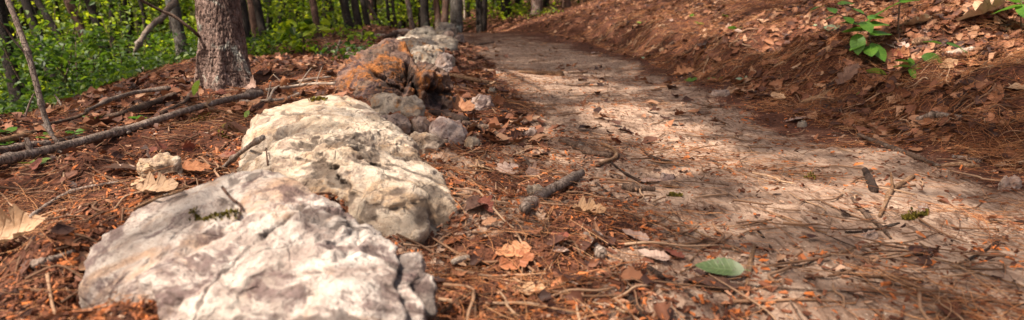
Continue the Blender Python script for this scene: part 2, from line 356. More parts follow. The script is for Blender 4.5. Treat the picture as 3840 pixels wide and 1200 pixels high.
def nrm(X, Y, e=.03):
    zx = (terr(X+e, Y)-terr(X-e, Y))/(2*e); zy = (terr(X, Y+e)-terr(X, Y-e))/(2*e)
    n = np.stack([-zx, -zy, np.ones_like(zx)], -1); return n/np.linalg.norm(n, axis=-1, keepdims=True)
def basis(N, yaw, tx=None, ty=None):
    """(n,3,3) matrices, columns x,y,z, z along N, turned by yaw, tilted by tx, ty"""
    N = np.asarray(N, float); c, s = np.cos(yaw), np.sin(yaw)
    x = np.stack([c, s, 0*c], -1); x = x-(x*N).sum(-1, keepdims=True)*N; x /= np.linalg.norm(x, axis=-1, keepdims=True)
    y = np.cross(N, x); R = np.stack([x, y, N], -1)
    if tx is not None:
        Rx = np.zeros((len(c), 3, 3)); Rx[:, 0, 0] = 1; Rx[:, 1, 1] = np.cos(tx); Rx[:, 1, 2] = -np.sin(tx); Rx[:, 2, 1] = np.sin(tx); Rx[:, 2, 2] = np.cos(tx); R = R@Rx
    if ty is not None:
        Ry = np.zeros((len(c), 3, 3)); Ry[:, 1, 1] = 1; Ry[:, 0, 0] = np.cos(ty); Ry[:, 0, 2] = np.sin(ty); Ry[:, 2, 0] = -np.sin(ty); Ry[:, 2, 2] = np.cos(ty); R = R@Ry
    return R
def scatter_arr(T, pos, R, sc):
    """templates T=[(V,F[,lf])]; returns V, F list, rnd, lf"""
    n = len(pos); which = rng.integers(0, len(T), n); Vs = []; Fs = []; rn = []; lf = []; off = 0
    sc = np.broadcast_to(np.asarray(sc, float).reshape(n, -1), (n, 3))
    for k, t in enumerate(T):
        ids = np.where(which == k)[0]
        if not len(ids): continue
        tv = t[0]; v = np.einsum('nij,nvj->nvi', R[ids], tv[None]*sc[ids][:, None])+pos[ids][:, None]
        m = len(tv); f = t[1][None]+(np.arange(len(ids))*m)[:, None, None]+off
        Vs.append(v.reshape(-1, 3)); Fs.append(f.reshape(-1, t[1].shape[1])); rn.append(np.repeat(rng.random(len(ids)), m))
        lf.append(np.tile(t[2], (len(ids), 1)) if len(t) > 2 else np.zeros((m*len(ids), 3))); off += m*len(ids)
    return np.concatenate(Vs), Fs, np.concatenate(rn), np.concatenate(lf)
def scatter(name, T, pos, R, sc, mat, loc=None, parent=None, smooth=False, **k):
    V, Fs, rn, lf = scatter_arr(T, pos, R, sc)
    return mobj(name, V, Fs, mat, loc, parent, smooth, {'rnd': rn, 'lf': lf}, **k)

# leaf templates: x along, y across, length 1
def leaf_t(kind='oak', ns=14, bend=.2, curl=.2, twist=0., seed=0, stalk=.12):
    r = np.random.default_rng(seed); s = np.linspace(0, 1, ns); W = np.array([-1, -.5, 0, .5, 1])
    if kind == 'oak':
        env = np.sin(np.pi*np.clip(s, 0, 1)**.75)**.7; lob = [.50+.50*np.abs(np.sin(np.pi*(s*3.6+r.random()*.35)))**.55*(.85+.3*r.random(ns)) for _ in (0, 1)]; hw = [.31*env*l for l in lob]
    elif kind == 'oval':
        hw = [.22*np.sin(np.pi*s**.8)**.8*(1+.05*np.cos(s*60)) for _ in (0, 1)]
    elif kind == 'wide':
        hw = [.30*np.sin(np.pi*s**.8)**1.15*(1+.10*np.cos(s*50)) for _ in (0, 1)]
    else:
        hw = [.28*np.sin(np.pi*s**.8)**.6*(.7+.3*r.random(ns)) for _ in (0, 1)]
    V = np.zeros((ns, 5, 3)); 
    for j, w in enumerate(W):
        h = hw[0] if w < 0 else hw[1]
        V[:, j, 0] = s-.5+abs(w)*.07*(kind == 'oak'); V[:, j, 1] = w*h
        V[:, j, 2] = curl*(w*h)**2*2.6*(1 if w > 0 else .5)+bend*.55*((s-.5)**2)+twist*(s-.5)*w*h*1.6
    V[..., 2] += .035*fbm(V*[6, 6, 1]+seed*3.1, 2, seed) if kind != 'oval' else .012*fbm(V*[6, 6, 1]+seed, 2, seed)
    V[0, :, 1] *= .1; V = V.reshape(-1, 3); V[:, 2] -= V[:, 2].min()*.85
    i = np.arange(ns-1)[:, None]*5+np.arange(4)[None]; Fq = np.stack([i, i+1, i+6, i+5], -1).reshape(-1, 4)
    lf = np.stack([np.repeat(s, 5), np.tile(W, ns), np.zeros(ns*5)], -1)
    # stalk
    n = len(V); y0 = V[2].copy(); st = np.array([y0+[0, -.008, 0], y0+[0, .008, 0], y0+[-stalk, .008, -.01], y0+[-stalk, -.004, -.01]])
    return np.vstack([V, st]), np.vstack([Fq, [[n, n+1, n+2, n+3]]]), np.vstack([lf, np.tile([[.5, 0, 0]], (4, 1))])
def simple_leaf(fold=.12, w=.3, k=0):      # 6 verts, 4 quads->2 quads + tips as quads
    V = np.array([[0, 0, 0], [.35, w, fold], [.75, w*.72, fold*.6], [1, 0, -.06], [.75, -w*.72, fold*.6], [.35, -w, fold], [.5, 0, 0]])
    Fq = np.array([[0, 6, 2, 1], [0, 5, 4, 6], [6, 3, 2, 2], [6, 4, 3, 3]])
    return V, np.array([[0, 6, 1], [6, 2, 1], [6, 3, 2], [6, 4, 3], [6, 5, 4], [0, 5, 6]])
SL = [simple_leaf(.1, .3), simple_leaf(-.05, .27), simple_leaf(.2, .36)]
RH = [(np.array([[0, 0, 0], [.5, .32, .08], [1, 0, 0], [.5, -.32, .08]]), np.array([[0, 2, 1], [0, 3, 2]]))]
LIT = [leaf_t('oak', 9, b, c, t, i) for i, (b, c, t) in enumerate([(.5, .6, .3), (-.3, .9, -.3), (.9, .3, .6), (.2, 1.4, .2), (.6, -.4, -.4)])]+[leaf_t('wide', 7, .6, .9, .4, 8), leaf_t('wide', 7, -.4, 1.2, -.5, 9)]

def wedge(n, y0, y1, ul=-150, ur=3990, p=1.):
    r = rng.random(n); Y = y0*(y1/y0)**(r**p); a0 = (ul-CX)/F; a1 = (ur-CX)/F
    return (a0+(a1-a0)*rng.random(n))*Y, Y

# ------------------------------------------------------------------ tubes (sticks, trunks, stems)
def tube(pts, rad, nseg=10, sub=6, noise_a=.12, seed=0, knots=0, cap=True, nf=1.):
    pts = np.asarray(pts, float); rad = np.broadcast_to(np.asarray(rad, float), (len(pts),)).copy()
    # catmull-rom
    n = len(pts); Q = []; Rr = []
    ext = np.vstack([2*pts[0]-pts[1], pts, 2*pts[-1]-pts[-2]])
    for i in range(n-1):
        for k in range(sub):
            t = k/sub; p0, p1, p2, p3 = ext[i:i+4]
            Q.append(.5*((2*p1)+(-p0+p2)*t+(2*p0-5*p1+4*p2-p3)*t*t+(-p0+3*p1-3*p2+p3)*t**3)); Rr.append(rad[i]*(1-t)+rad[i+1]*t)
    Q.append(pts[-1]); Rr.append(rad[-1]); Q = np.array(Q); Rr = np.array(Rr)
    T = np.gradient(Q, axis=0); T /= np.linalg.norm(T, axis=1, keepdims=True)+1e-9
    up = np.array([.13, .2, 1.]) if abs(T[0][2]) < .8 else np.array([1., .1, 0])
    X = np.cross(T, up); X /= np.linalg.norm(X, axis=1, keepdims=True); Y = np.cross(T, X)
    if knots:
        kk = np.random.default_rng(seed)
        for _ in range(knots):
            c = kk.random()*len(Q); Rr = Rr*(1+.35*np.exp(-((np.arange(len(Q))-c)/1.0)**2))
    a = np.linspace(0, 2*math.pi, nseg, endpoint=False)
    ring = np.cos(a)[None, :, None]*X[:, None]+np.sin(a)[None, :, None]*Y[:, None]
    L = Rr.mean(); base = Q[:, None]+ring*Rr[:, None, None]
    d = fbm(base/(L*2.6)*nf+seed*7.7, 3, seed)*noise_a
    V = Q[:, None]+ring*(Rr[:, None]*(1+d))[..., None]; m = len(Q); V = V.reshape(-1, 3)
    i = np.arange(m-1)[:, None]*nseg; j = np.arange(nseg)[None]; j2 = (j+1) % nseg
    Fq = np.stack([i+j, i+j2, i+nseg+j2, i+nseg+j], -1).reshape(-1, 4); Fs = [Fq]
    if cap:
        c0 = len(V); V = np.vstack([V, Q[0]-T[0]*Rr[0]*.25, Q[-1]+T[-1]*Rr[-1]*.3]); jj = np.arange(nseg)
        Fs.append(np.stack([np.full(nseg, c0), (jj+1) % nseg, jj], -1)); o = (m-1)*nseg
        Fs.append(np.stack([np.full(nseg, c0+1), o+jj, o+(jj+1) % nseg], -1))
    return V, Fs
def join(parts):
    Vs = []; Fs = []; o = 0
    for V, fs in parts:
        for f in (fs if isinstance(fs, list) else [fs]): Fs.append(f+o)
        Vs.append(V); o += len(V)
    return np.vstack(Vs), Fs

# ------------------------------------------------------------------ rocks
_ico = {}
def ico(n):
    if n not in _ico:
        bm = bmesh.new(); bmesh.ops.create_icosphere(bm, subdivisions=n, radius=1)
        V = np.array([v.co[:] for v in bm.verts]); E = np.array([[e.verts[0].index, e.verts[1].index] for e in bm.edges]); Fq = np.array([[v.index for v in f.verts] for f in bm.faces]); bm.free()
        V /= np.linalg.norm(V, axis=1, keepdims=True); _ico[n] = (V, E, Fq)
    return _ico[n]
def lap(x, E, it):
    deg = np.bincount(E.ravel(), minlength=len(x)).astype(float)
    for _ in range(it):
        if x.ndim == 1: s = np.bincount(E[:, 0], x[E[:, 1]], len(x))+np.bincount(E[:, 1], x[E[:, 0]], len(x)); x = .5*x+.5*s/deg
        else: x = np.stack([lap(x[:, k], E, 1) for k in range(3)], 1)
    return x
def hullbvh(pts):
    bm = bmesh.new()
    for p in pts: bm.verts.new(p)
    bmesh.ops.convex_hull(bm, input=bm.verts); t = BVHTree.FromBMesh(bm); bm.free(); return t
def rock_mesh(hulls, n=5, sm=4, amp=.02, fr=7., ridge=.5, seed=0, crag=.0, layers=0., chips=46, cracks=3, feats=(), dents=()):
    allp = np.vstack(hulls); c = allp.mean(0) if len(hulls) == 1 else np.vstack([h.mean(0) for h in hulls]).mean(0)
    D, E, Fq = ico(n); bv = [hullbvh(h) for h in hulls]; r = np.zeros(len(D)); far = 5.
    D0, E0, F0 = ico(min(n, 5))
    def cast(Dd):
        out = np.zeros(len(Dd))
        for i, d in enumerate(Dd):
            dv = Vector(d); o = Vector(c)+dv*far
            for b in bv:
                h = b.ray_cast(o, -dv, far)
                if h[0] is not None: out[i] = max(out[i], far-h[3])
        return out
    r = cast(D)
    r = np.maximum(r, .15*np.median(r)); r = lap(r, E, sm)
    V = c+D*r[:, None]; size = np.median(r)
    N = D/1.0
    q = V*fr+seed*5.3
    warp = np.stack([vn(q*.6, seed+40), vn(q*.6, seed+41), vn(q*.6, seed+42)], -1)
    q = q+warp*.7
    d = amp*(fbm(q, 5, seed, .52)*(1-ridge)+(fbm(q*1.3, 5, seed+9, .55, True)-.5)*ridge*.6)
    if crag:                       # broken facets
        k = q*.9; s = vn(k, seed+3)+.5*vn(k*2.1, seed+4); st = np.floor(s*3.2)/3.2; d = d+crag*(st+.35*(s-st))
    if layers: d = d+layers*(np.abs(((V[:, 2]*28+3*vn(V*5, seed+5)) % 1.)-.5)-.25)
    V2 = V+N*d[:, None]
    rr = np.random.default_rng(seed+500); nf = chips; nn = V2-c; nn[:, 2] *= 1.3; nn /= np.linalg.norm(nn, axis=1, keepdims=True)
    for _ in range(nf):
        i = rr.integers(0, len(V2)); v0 = V2[i]; rho = size*rr.uniform(.14, .5); m = nn[i]+rr.normal(0, .28, 3); m /= np.linalg.norm(m)
        ds = V2-v0; dist = np.linalg.norm(ds, axis=1); nb = dist < rho; hh = ds@m; hh = hh-hh[nb].max()+rho*rr.uniform(.05, .17); k = (dist < rho*1.5) & (hh > 0)
        V2[k] -= m*(hh[k]*sst(rho*1.5, rho*1.35, dist[k]))[:, None]*.92
    crk = np.zeros(len(V2))
    for _ in range(cracks):
        i = rr.integers(0, len(V2)); v0 = V2[i]; m = rr.normal(0, 1, 3)*[1, 1, 1.2 if rr.random() < .5 else .3]; m /= np.linalg.norm(m)
        h_ = (V2-v0)@m+size*.10*fbm(V2*5/size*.35, 4, seed+60+_); L_ = sst(size*.9, size*.4, np.linalg.norm(V2-v0, axis=1)); a_ = np.exp(-(h_/(size*.013))**2)*L_
        crk = np.maximum(crk, a_); side = sst(-.01*size, .05*size, h_)*sst(.3*size, .05*size, h_)*L_; V2 = V2-nn*(size*.03*a_+size*.018*side*rr.random())[:, None]
    for (pc, m, hw, dp, L0) in feats:
        m = np.array(m, float); m /= np.linalg.norm(m); ds = V2-np.array(pc); wob = .035*fbm(V2*9, 4, seed+80); h_ = ds@m+wob*min(1, L0*3)
        L_ = sst(L0, L0*.6, np.linalg.norm(ds, axis=1)); a_ = np.exp(-(h_/hw)**2)*L_; crk = np.maximum(crk, a_*1.2)
        up_ = sst(0, hw*1.5, h_)*sst(hw*9, hw*2, h_)*L_; V2 = V2-nn*(dp*a_)[:, None]+nn*(dp*.35*up_)[:, None]
    for (pc, rd, dp) in dents:
        a_ = np.exp(-((np.linalg.norm(V2-np.array(pc), axis=1)+.3*rd*fbm(V2*14, 3, seed+90))/rd)**2); V2 = V2-nn*(dp*a_)[:, None]; crk = np.maximum(crk, a_*.8)
    q2 = V2*fr*4.5+seed; V2 = V2+nn*(max(amp*.2, .0055)*(fbm(q2, 4, seed+70, .6)+.6*fbm(q2*.7, 3, seed+71, .5, True)))[:, None]
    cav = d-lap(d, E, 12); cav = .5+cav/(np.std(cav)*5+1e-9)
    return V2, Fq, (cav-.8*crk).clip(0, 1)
def rock(name, hulls, mat, label, group=None, **k):
    hs = []
    for h in hulls:
        h = np.array(h); c = h.mean(0); lo = h.copy(); gz = min(float(terr(c[0], c[1])), float(h[:, 2].min()))
        lo[:, 2] = gz-.07; lo[:, :2] = c[:2]+(lo[:, :2]-c[:2])*.92; hs.append(np.vstack([h, lo]))
    V, Fq, cav = rock_mesh(hs, **k); c = V.mean(0); c[2] = float(terr(c[0], c[1]))
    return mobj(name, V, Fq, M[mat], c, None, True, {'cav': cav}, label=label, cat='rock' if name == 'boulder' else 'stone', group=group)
def stone(u0, v0, u1, v1, mat, label, seed, n=4, depth=.8, name='stone', group='small stones between the boulders and the path', t=None, tilt=0, **k):
    uc = (u0+u1)/2
    if t is None: p, t = hit(uc, v1-4)
    w = (u1-u0)/F*t/2*1.1; h = (v1-v0)/F*t*1.05; d = w*depth; b = P(uc, v1, t); r = np.random.default_rng(seed); pts = []
    c = np.array([b[0], b[1]+d*.75, 0.]); gz = float(terr(c[0], c[1]))
    zb = min(b[2], gz)-.12*h; ht = h*1.1
    for i in range(7):
        a = i/7*2*math.pi+r.random()*.7; pts.append([c[0]+w*math.cos(a)*(.92+.08*r.random()), c[1]+d*math.sin(a)*(.8+.2*r.random()), zb+ht*(.3+.5*r.random())])
    for i in range(4):
        a = i/4*2*math.pi+r.random()*1.2; q = .5+.35*r.random(); pts.append([c[0]+w*q*math.cos(a), c[1]+d*q*math.sin(a), zb+ht*(.72+.28*r.random()+tilt*math.cos(a)*.3)])
    n = max(n, 5); kw = dict(n=n, sm=1, amp=.20*w, fr=.75/w, ridge=.5, seed=seed, crag=.06*w, chips=26, cracks=1); kw.update(k)
    return rock(name, [pts], mat, label, group, **kw)

def PP(L): return [P(*a) for a in L]
# boulders: outline rays at their own distances
rock('boulder', [PP([(285, 1050, 1.08), (300, 965, 1.12), (375, 870, 1.18), (540, 785, 1.24), (700, 695, 1.30), (850, 628, 1.34), (1000, 622, 1.34), (1140, 690, 1.28), (1300, 795, 1.2), (1450, 890, 1.13), (1565, 950, 1.08),
                     (1630, 1030, 1.03), (1655, 1180, .98), (1650, 1290, .94), (330, 1125, 1.03), (560, 1190, .95), (760, 1225, .9), (1000, 1000, .98), (1250, 1050, .93), (1300, 1350, .80), (900, 1330, .85)])],
     'white_rock', 'large pale white and grey boulder closest to the camera, moss scrap on top', 'boulders lining the trail', n=7, sm=14, amp=.014, fr=6, ridge=.4, seed=3, crag=.004, chips=80, cracks=2, feats=[(P(1530, 990, 1.0), (1, .25, -.1), .007, .03, .16), (P(1150, 700, 1.2), (.3, -.3, 1), .006, .015, .2), (P(1600, 1080, .95), (.9, .2, .2), .006, .02, .1)], dents=[(P(1400, 960, 1.05), .03, .012)])
rock('boulder', [PP([(905, 590, 1.95), (930, 500, 2.02), (965, 415, 2.12), (1080, 375, 2.2), (1180, 345, 2.26), (1270, 345, 2.26), (1370, 378, 2.22), (1430, 440, 2.12), (1500, 505, 2.02), (1590, 590, 1.82), (1655, 670, 1.66), (1712, 760, 1.55),
                     (1715, 825, 1.48), (1570, 745, 1.46), (1560, 885, 1.38), (1440, 880, 1.40), (1700, 790, 1.66), (1000, 640, 1.62), (1130, 590, 1.60), (1300, 600, 1.58), (1480, 660, 1.55), (920, 640, 1.75), (1250, 480, 1.88)])],
     'cream_rock', 'cream boulder with cragged front edge, second in the row, stick leaning on its left', 'boulders lining the trail', n=7, sm=14, amp=.019, fr=8, ridge=.5, seed=12, crag=.004, chips=90, cracks=1, feats=[(P(1330, 650, 1.56), (.15, -.2, 1), .006, .005, .3), (P(1200, 600, 1.6), (.1, -.3, 1), .006, .02, .2), (P(1290, 400, 2.2), (.8, .4, .3), .006, .015, .15), (P(1060, 440, 2.1), (.2, .5, 1), .006, .012, .2)], dents=[(P(1620, 800, 1.5), .04, .015)])
rock('boulder', [PP([(1262, 345, 3.45), (1272, 305, 3.5), (1330, 250, 3.55), (1400, 190, 3.6), (1445, 160, 3.62), (1500, 160, 3.65), (1555, 210, 3.6), (1560, 250, 3.38), (1540, 330, 3.3), (1400, 385, 3.25), (1300, 380, 3.3), (1430, 230, 3.35), (1540, 230, 3.95), (1350, 230, 3.95)]),
                 PP([(1540, 235, 3.5), (1600, 238, 3.5), (1640, 262, 3.45), (1675, 295, 3.4), (1686, 335, 3.36), (1686, 392, 3.3), (1600, 402, 3.22), (1500, 395, 3.2), (1545, 300, 3.2), (1600, 285, 3.22), (1650, 300, 3.9), (1560, 245, 3.9)])],
     'rusty_rock', 'rust orange and purple-brown jagged boulder, the tallest in the row', 'boulders lining the trail', n=7, sm=3, amp=.045, fr=7, ridge=.6, seed=23, crag=.03, chips=70, cracks=7, feats=[(P(1540, 300, 3.3), (1, .3, -.25), .016, .07, .3), (P(1420, 300, 3.3), (.5, 0, 1), .012, .03, .25), (P(1620, 330, 3.3), (.2, 0, 1), .012, .03, .2)], dents=[(P(1505, 265, 3.35), .09, .07), (P(1640, 350, 3.25), .07, .05)])
rock('boulder', [PP([(1425, 190, 5.1), (1440, 160, 5.2), (1495, 146, 5.3), (1580, 152, 5.3), (1640, 172, 5.1), (1662, 190, 5.0), (1660, 215, 4.9), (1625, 240, 4.8), (1500, 238, 4.8), (1560, 170, 4.9), (1560, 160, 5.7), (1640, 185, 5.6)])],
     'orange_rock', 'white boulder with orange-stained right end just behind the rusty boulder', 'boulders lining the trail', n=6, sm=5, amp=.05, fr=6, ridge=.5, seed=31, crag=.02)
rock('boulder', [PP([(1580, 160, 7.4), (1592, 135, 7.6), (1630, 126, 7.8), (1670, 138, 7.6), (1712, 160, 7.4), (1714, 176, 7.3), (1690, 184, 7.2), (1600, 178, 7.2), (1640, 140, 8.1), (1700, 160, 8.0)])],
     'grey_rock', 'grey cracked boulder with sloping top beside the far end of the path', 'boulders lining the trail', n=5, sm=2, amp=.05, fr=5, ridge=.4, seed=37, crag=.03)
rock('boulder', [PP([(1515, 145, 7.9), (1540, 118, 8.1), (1590, 98, 8.4), (1622, 105, 8.4), (1640, 125, 8.2), (1600, 150, 7.8), (1540, 152, 7.8), (1560, 125, 8.8), (1620, 120, 8.8)])],
     'grey_rock', 'grey-brown boulder with dark left end behind the grey cracked boulder', 'boulders lining the trail', n=5, sm=2, amp=.05, fr=5, ridge=.4, seed=38, crag=.03)
rock('boulder', [PP([(1635, 110, 9.0), (1650, 92, 9.2), (1690, 88, 9.3), (1708, 100, 9.2), (1700, 118, 8.8), (1650, 124, 8.8), (1680, 100, 9.8)])],
     'grey_rock', 'pale bluish-grey flat-topped boulder farthest along the row', 'boulders lining the trail', n=5, sm=2, amp=.05, fr=5, ridge=.4, seed=39, crag=.03)
stone(1465, 94, 1545, 132, 'brown_rock', 'peaked brown boulder with a mossy foot left of the grey boulders', 41, 5, .8, 'boulder', 'boulders lining the trail', t=8.6)
stone(1700, 105, 1740, 138, 'brown_rock', 'rounded tan stone at the right end of the far boulders', 42, 4, .8, group='boulders lining the trail', t=8.6)
stone(1655, 98, 1705, 145, 'brown_rock', 'reddish-brown upright stone between the pale flat-topped boulder and the grey cracked boulder', 46, 4, .6, group='boulders lining the trail', t=8.4)
stone(1625, 172, 1702, 225, 'grey_rock', 'grey-brown stone behind the orange-stained boulder at the path edge', 43, 5, .7, group='boulders lining the trail', t=5.3)
stone(1632, 190, 1698, 290, 'pink_rock', 'pinkish tall stone wedged at the right of the orange-stained boulder', 44, 5, .6, group='boulders lining the trail', t=4.8)
stone(1395, 352, 1608, 448, 'orange_rock', 'pale stone with orange top edge below the rusty boulder', 51, 5, .6, t=2.85, amp=.03, crag=.02, sm=2)
stone(1400, 398, 1545, 478, 'brown_rock', 'grey-brown ribbed stone below the orange-edged stone', 52, 5, .7, t=2.55)
stone(1545, 438, 1612, 512, 'brown_rock', 'small dark grey stone between the brown ribbed stone and the pinkish block', 53, 4, .8)
stone(1520, 488, 1672, 584, 'cream_rock', 'low beige stone beside the right flank of the cream boulder', 54, 5, .7)
stone(1600, 450, 1752, 545, 'pink_rock', 'pinkish-white block behind the low beige stone', 55, 5, .8)
stone(1740, 520, 1798, 562, 'cream_rock', 'small tan pebble right of the low beige stone', 56, 4, .9)
stone(1680, 362, 1742, 410, 'brown_rock', 'rounded brown stone at the right foot of the rusty boulder', 57, 4, .9)
stone(1765, 358, 1852, 414, 'pink_rock', 'white and pink stone lying alone right of the rusty boulder', 58, 4, .8)
stone(1935, 492, 2018, 522, 'brown_rock', 'flat brown stone tile left of the forked path stick', 59, 4, .5, crag=0)
stone(505, 582, 662, 668, 'cream_rock', 'yellowish angular stone half under dead leaves left of the cream boulder', 60, 5, .7, crag=.004, sm=1, group='loose stones left of the boulders')
stone(2665, 338, 2740, 365, 'brown_rock', 'smooth brown stone at the foot of the bank', 61, 4, .8, group='loose stones along the path')
stone(3245, 875, 3300, 900, 'brown_rock', 'brown pebble under the crossed dark twigs on the path', 62, 4, .8, group='loose stones along the path')
stone(3450, 775, 3490, 798, 'white_rock', 'tiny white chip of stone beside the yellow moss on the path', 63, 4, .8, group='loose stones along the path')
stone(2995, 455, 3030, 480, 'grey_rock', 'small round grey stone under the dark cut of the bank', 64, 4, .9, group='loose stones along the path')
stone(1290, 195, 1340, 225, 'brown_rock', 'dark rounded stone in the litter left of the rusty boulder', 65, 4, .9, group='loose stones left of the boulders')
stone(1390, 132, 1470, 168, 'brown_rock', 'low moss-topped stone left of the peaked brown boulder', 66, 5, .8, t=8.9, group='loose stones left of the boulders')
stone(3760, 665, 3838, 715, 'pink_rock', 'rusty pink stone at the right edge of the path', 67, 4, .7, group='loose stones along the path')
stone(1830, 330, 1862, 350, 'grey_rock', 'little grey pebble behind the white and pink stone', 68, 4, .8, group='loose stones along the path')
stone(2480, 655, 2530, 680, 'pink_rock', 'pale pebble in the trail tread beyond the thick path stick', 69, 4, .7, group='loose stones along the path')
stone(1975, 700, 2060, 748, 'grey_rock', 'grey rounded stone half buried behind the thick path stick', 70, 4, .8, group='loose stones along the path')
stone(2075, 700, 2210, 790, 'cream_rock', 'flat beige stone sunk in the litter right of the thick path stick', 71, 4, .6, group='loose stones along the path', crag=0) if False else None
stone(1855, 270, 1880, 284, 'grey_rock', 'small pebble on the left edge of the path beyond the bare stick', 72, 4, .8, group='loose stones along the path')

# landmarks for labels
LM = []
def lm(name, u, v): p, t = hit(u, v); LM.append((name, p[0], p[1]))

# ------------------------------------------------------------------ sticks on the ground
def stick(px, rpx, mat, label, lift=0., stubs=(), name='stick', group='fallen sticks', seed=0, knots=3, na=.16, flat=1., nseg=12, z=None):
    pts = []; ts = []
    for i, a in enumerate(px):
        if len(a) == 3: p = P(*a); t = a[2]
        else: p, t = hit(*a, lift)
        pts.append(p); ts.append(t)
    rp = np.interp(np.linspace(0, 1, len(px)), np.linspace(0, 1, len(rpx)), rpx); rad = rp/F*np.array(ts)
    pts = np.array(pts)
    for i, a in enumerate(px):
        if len(a) == 2: pts[i][2] += rad[i]*.4
    V, Fs = tube(pts, rad, nseg, 8, na, seed, knots, nf=.7)
    loc = pts[0].copy(); o = mobj(name, V, Fs, M[mat], loc, None, True, None, label=label, cat='stick', group=group)
    for (f, du, dv, l, r) in stubs:       # child side twigs: where, pixel direction, length m, radius m
        k = f*(len(pts)-1); i = int(min(k, len(pts)-2)); q = pts[i]*(1-(k-i))+pts[i+1]*(k-i)
        d = np.array([du, .15, dv]); d /= np.linalg.norm(d)
        Vs, F2 = tube([q, q+d*l*.5+[0, 0, .004], q+d*l], [r*1.2, r, r*.6], 8, 4, .15, seed+5)
        mobj('side_twig', Vs, F2, M[mat], q, o)
    return o
def clear(px, m=.03):      # distances of a straight limb resting on the highest ground under it
    q = [(a-px[0][0])/(px[-1][0]-px[0][0]) for a, b in px]; g = [1/hit(a, b+10)[1] for a, b in px]; i0, i1 = g[0]*.98, g[-1]
    sh = max(max(g[k]-(i0+(i1-i0)*q[k]) for k in range(len(px))), 0)*1.0
    return [(a, b, 1/(i0+(i1-i0)*q[k]+sh+m*.25)) for k, (a, b) in enumerate(px)]
stick([a for a in clear([(-60, 622), (0, 600), (120, 576), (230, 550), (360, 515), (480, 484), (620, 440), (720, 408), (860, 372), (978, 348)])], [20, 19, 18, 16, 15, 14, 12, 11, 12], 'greytwig', 'long thick grey fallen branch lying across the litter below the oak', .045, [(.22, -.3, 1, .05, .009), (.33, -.7, .9, .09, .006), (.3, .7, -.5, .12, .005)], 'fallen_branch', 'fallen branches', 1, 4, .1, nseg=18)
stick([(838, 628, 1.95), (880, 590, 1.9), (935, 548, 1.84), (987, 515, 1.80)], [8, 9, 9, 11], 'greytwig', 'short grey stick leaning on the left flank of the cream boulder', seed=2)
stick([(1965, 790), (2040, 735), (2120, 690), (2180, 655)], [21, 20, 18, 15], 'greytwig', 'thick short grey stick pointing at the path, its blunt end down', .014, seed=3, nseg=16)
stick([(2030, 765), (2090, 775), (2160, 770), (2230, 772)], [14, 17, 14, 8], 'twig', 'flat broken brown stick below the thick grey path stick', seed=4)
stick([(2196, 885), (2225, 920), (2262, 968)], [13, 17, 17], 'greytwig', 'stubby pale bark-covered chunk beside the crumpled pale leaf', .003, seed=5, knots=1)
stick([(2100, 528), (2160, 552), (2220, 578), (2290, 588)], [9, 13, 12, 11], 'twig', 'crooked grey-brown stick at the near left of the tread', .003, seed=6)
stick([(2236, 622), (2262, 612), (2310, 590), (2300, 560), (2255, 540)], [7, 7, 8, 6, 4], 'tanwood', 'hooked tan twig curling beside the crooked stick', .006, seed=7)
stick([(2335, 705), (2390, 715), (2452, 716)], [14, 15, 10], 'twig', 'short knobbly brown chunk at the litter edge of the tread', seed=8)
stick([(2235, 690), (2290, 735), (2350, 780), (2385, 832)], [6, 6, 5, 5], 'darktwig', 'dark bent twig running from the thick path stick towards the crumpled leaf', seed=9)
stick([(1608, 425), (1680, 440), (1745, 462)], [10, 15, 17], 'darktwig', 'thick dark root-like stick beside the small dark grey stone', .01, seed=10)
stick([(1735, 468), (1800, 482), (1892, 480)], [12, 10, 9], 'twig', 'brown stick running from the dark root-like stick towards the path', .006, [(.4, .1, -.6, .08, .006)], seed=11)
stick([(1668, 285), (1750, 298), (1850, 316)], [7, 9, 7], 'tanwood', 'straight bare brown stick at the path edge by the tall pinkish stone', .004, seed=12)
stick([(1945, 272), (2060, 280), (2110, 285)], [6, 11, 9], 'tanwood', 'pale log-like stick lying across the sunlit far tread', seed=13, group='fallen sticks')
stick([(3195, 745), (3250, 810), (3300, 850), (3340, 893)], [6, 8, 7, 5], 'twig', 'dark straight twig lying across the sunlit path, the upper of a crossed pair', .004, seed=14)
stick([(3172, 875), (3240, 870), (3300, 858), (3372, 838)], [6, 6, 6, 4], 'darktwig', 'thin dark twig under the straight one of the crossed pair', seed=15)
stick([(3298, 812), (3318, 770), (3340, 720), (3375, 695), (3424, 664)], [6, 7, 9, 10, 8], 'tanwood', 'wavy tan twig in the sunlit patch of the path', .003, [(.55, -.1, .8, .05, .004)], seed=16)
stick([(3243, 642), (3262, 680), (3278, 722)], [11, 15, 13], 'darktwig', 'short dark bark chunk left of the wavy tan twig', seed=17, knots=1)
stick([(3220, 508), (3320, 550), (3430, 590), (3525, 628)], [7, 9, 9, 7], 'twig', 'long brown stick slanting down at the foot of the bank', .004, seed=18)
stick([(3440, 452), (3510, 438), (3600, 448)], [11, 14, 12], 'greytwig', 'weathered grey stick chunk in the dark cut of the bank', .006, seed=19, knots=1)
stick([(3530, 625), (3600, 622), (3672, 630)], [7, 10, 9], 'tanwood', 'bare brown root piece right of the long slanting stick', seed=20)
stick([(3570, 590), (3630, 600), (3680, 612)], [8, 9, 6], 'greytwig', 'grey stick above the bare brown root piece', seed=21)
stick([(3000, 390), (3060, 375), (3120, 345)], [7, 12, 7], 'tanwood', 'strip of pale bark on the dark bank cut', seed=22)
stick([(3480, 500), (3520, 488), (3550, 468)], [9, 11, 8], 'tanwood', 'tan bark piece below the grey chunk in the bank cut', seed=23)
stick([(3530, 205), (3620, 200), (3720, 178)], [8, 14, 8], 'palewood', 'pale curled bark strip lying on the sunlit bank', .004, seed=24)
stick([(2920, 1010), (3000, 1000), (3075, 975)], [5, 6, 4], 'darktwig', 'thin dark twig in the shaded bottom of the path', seed=25)
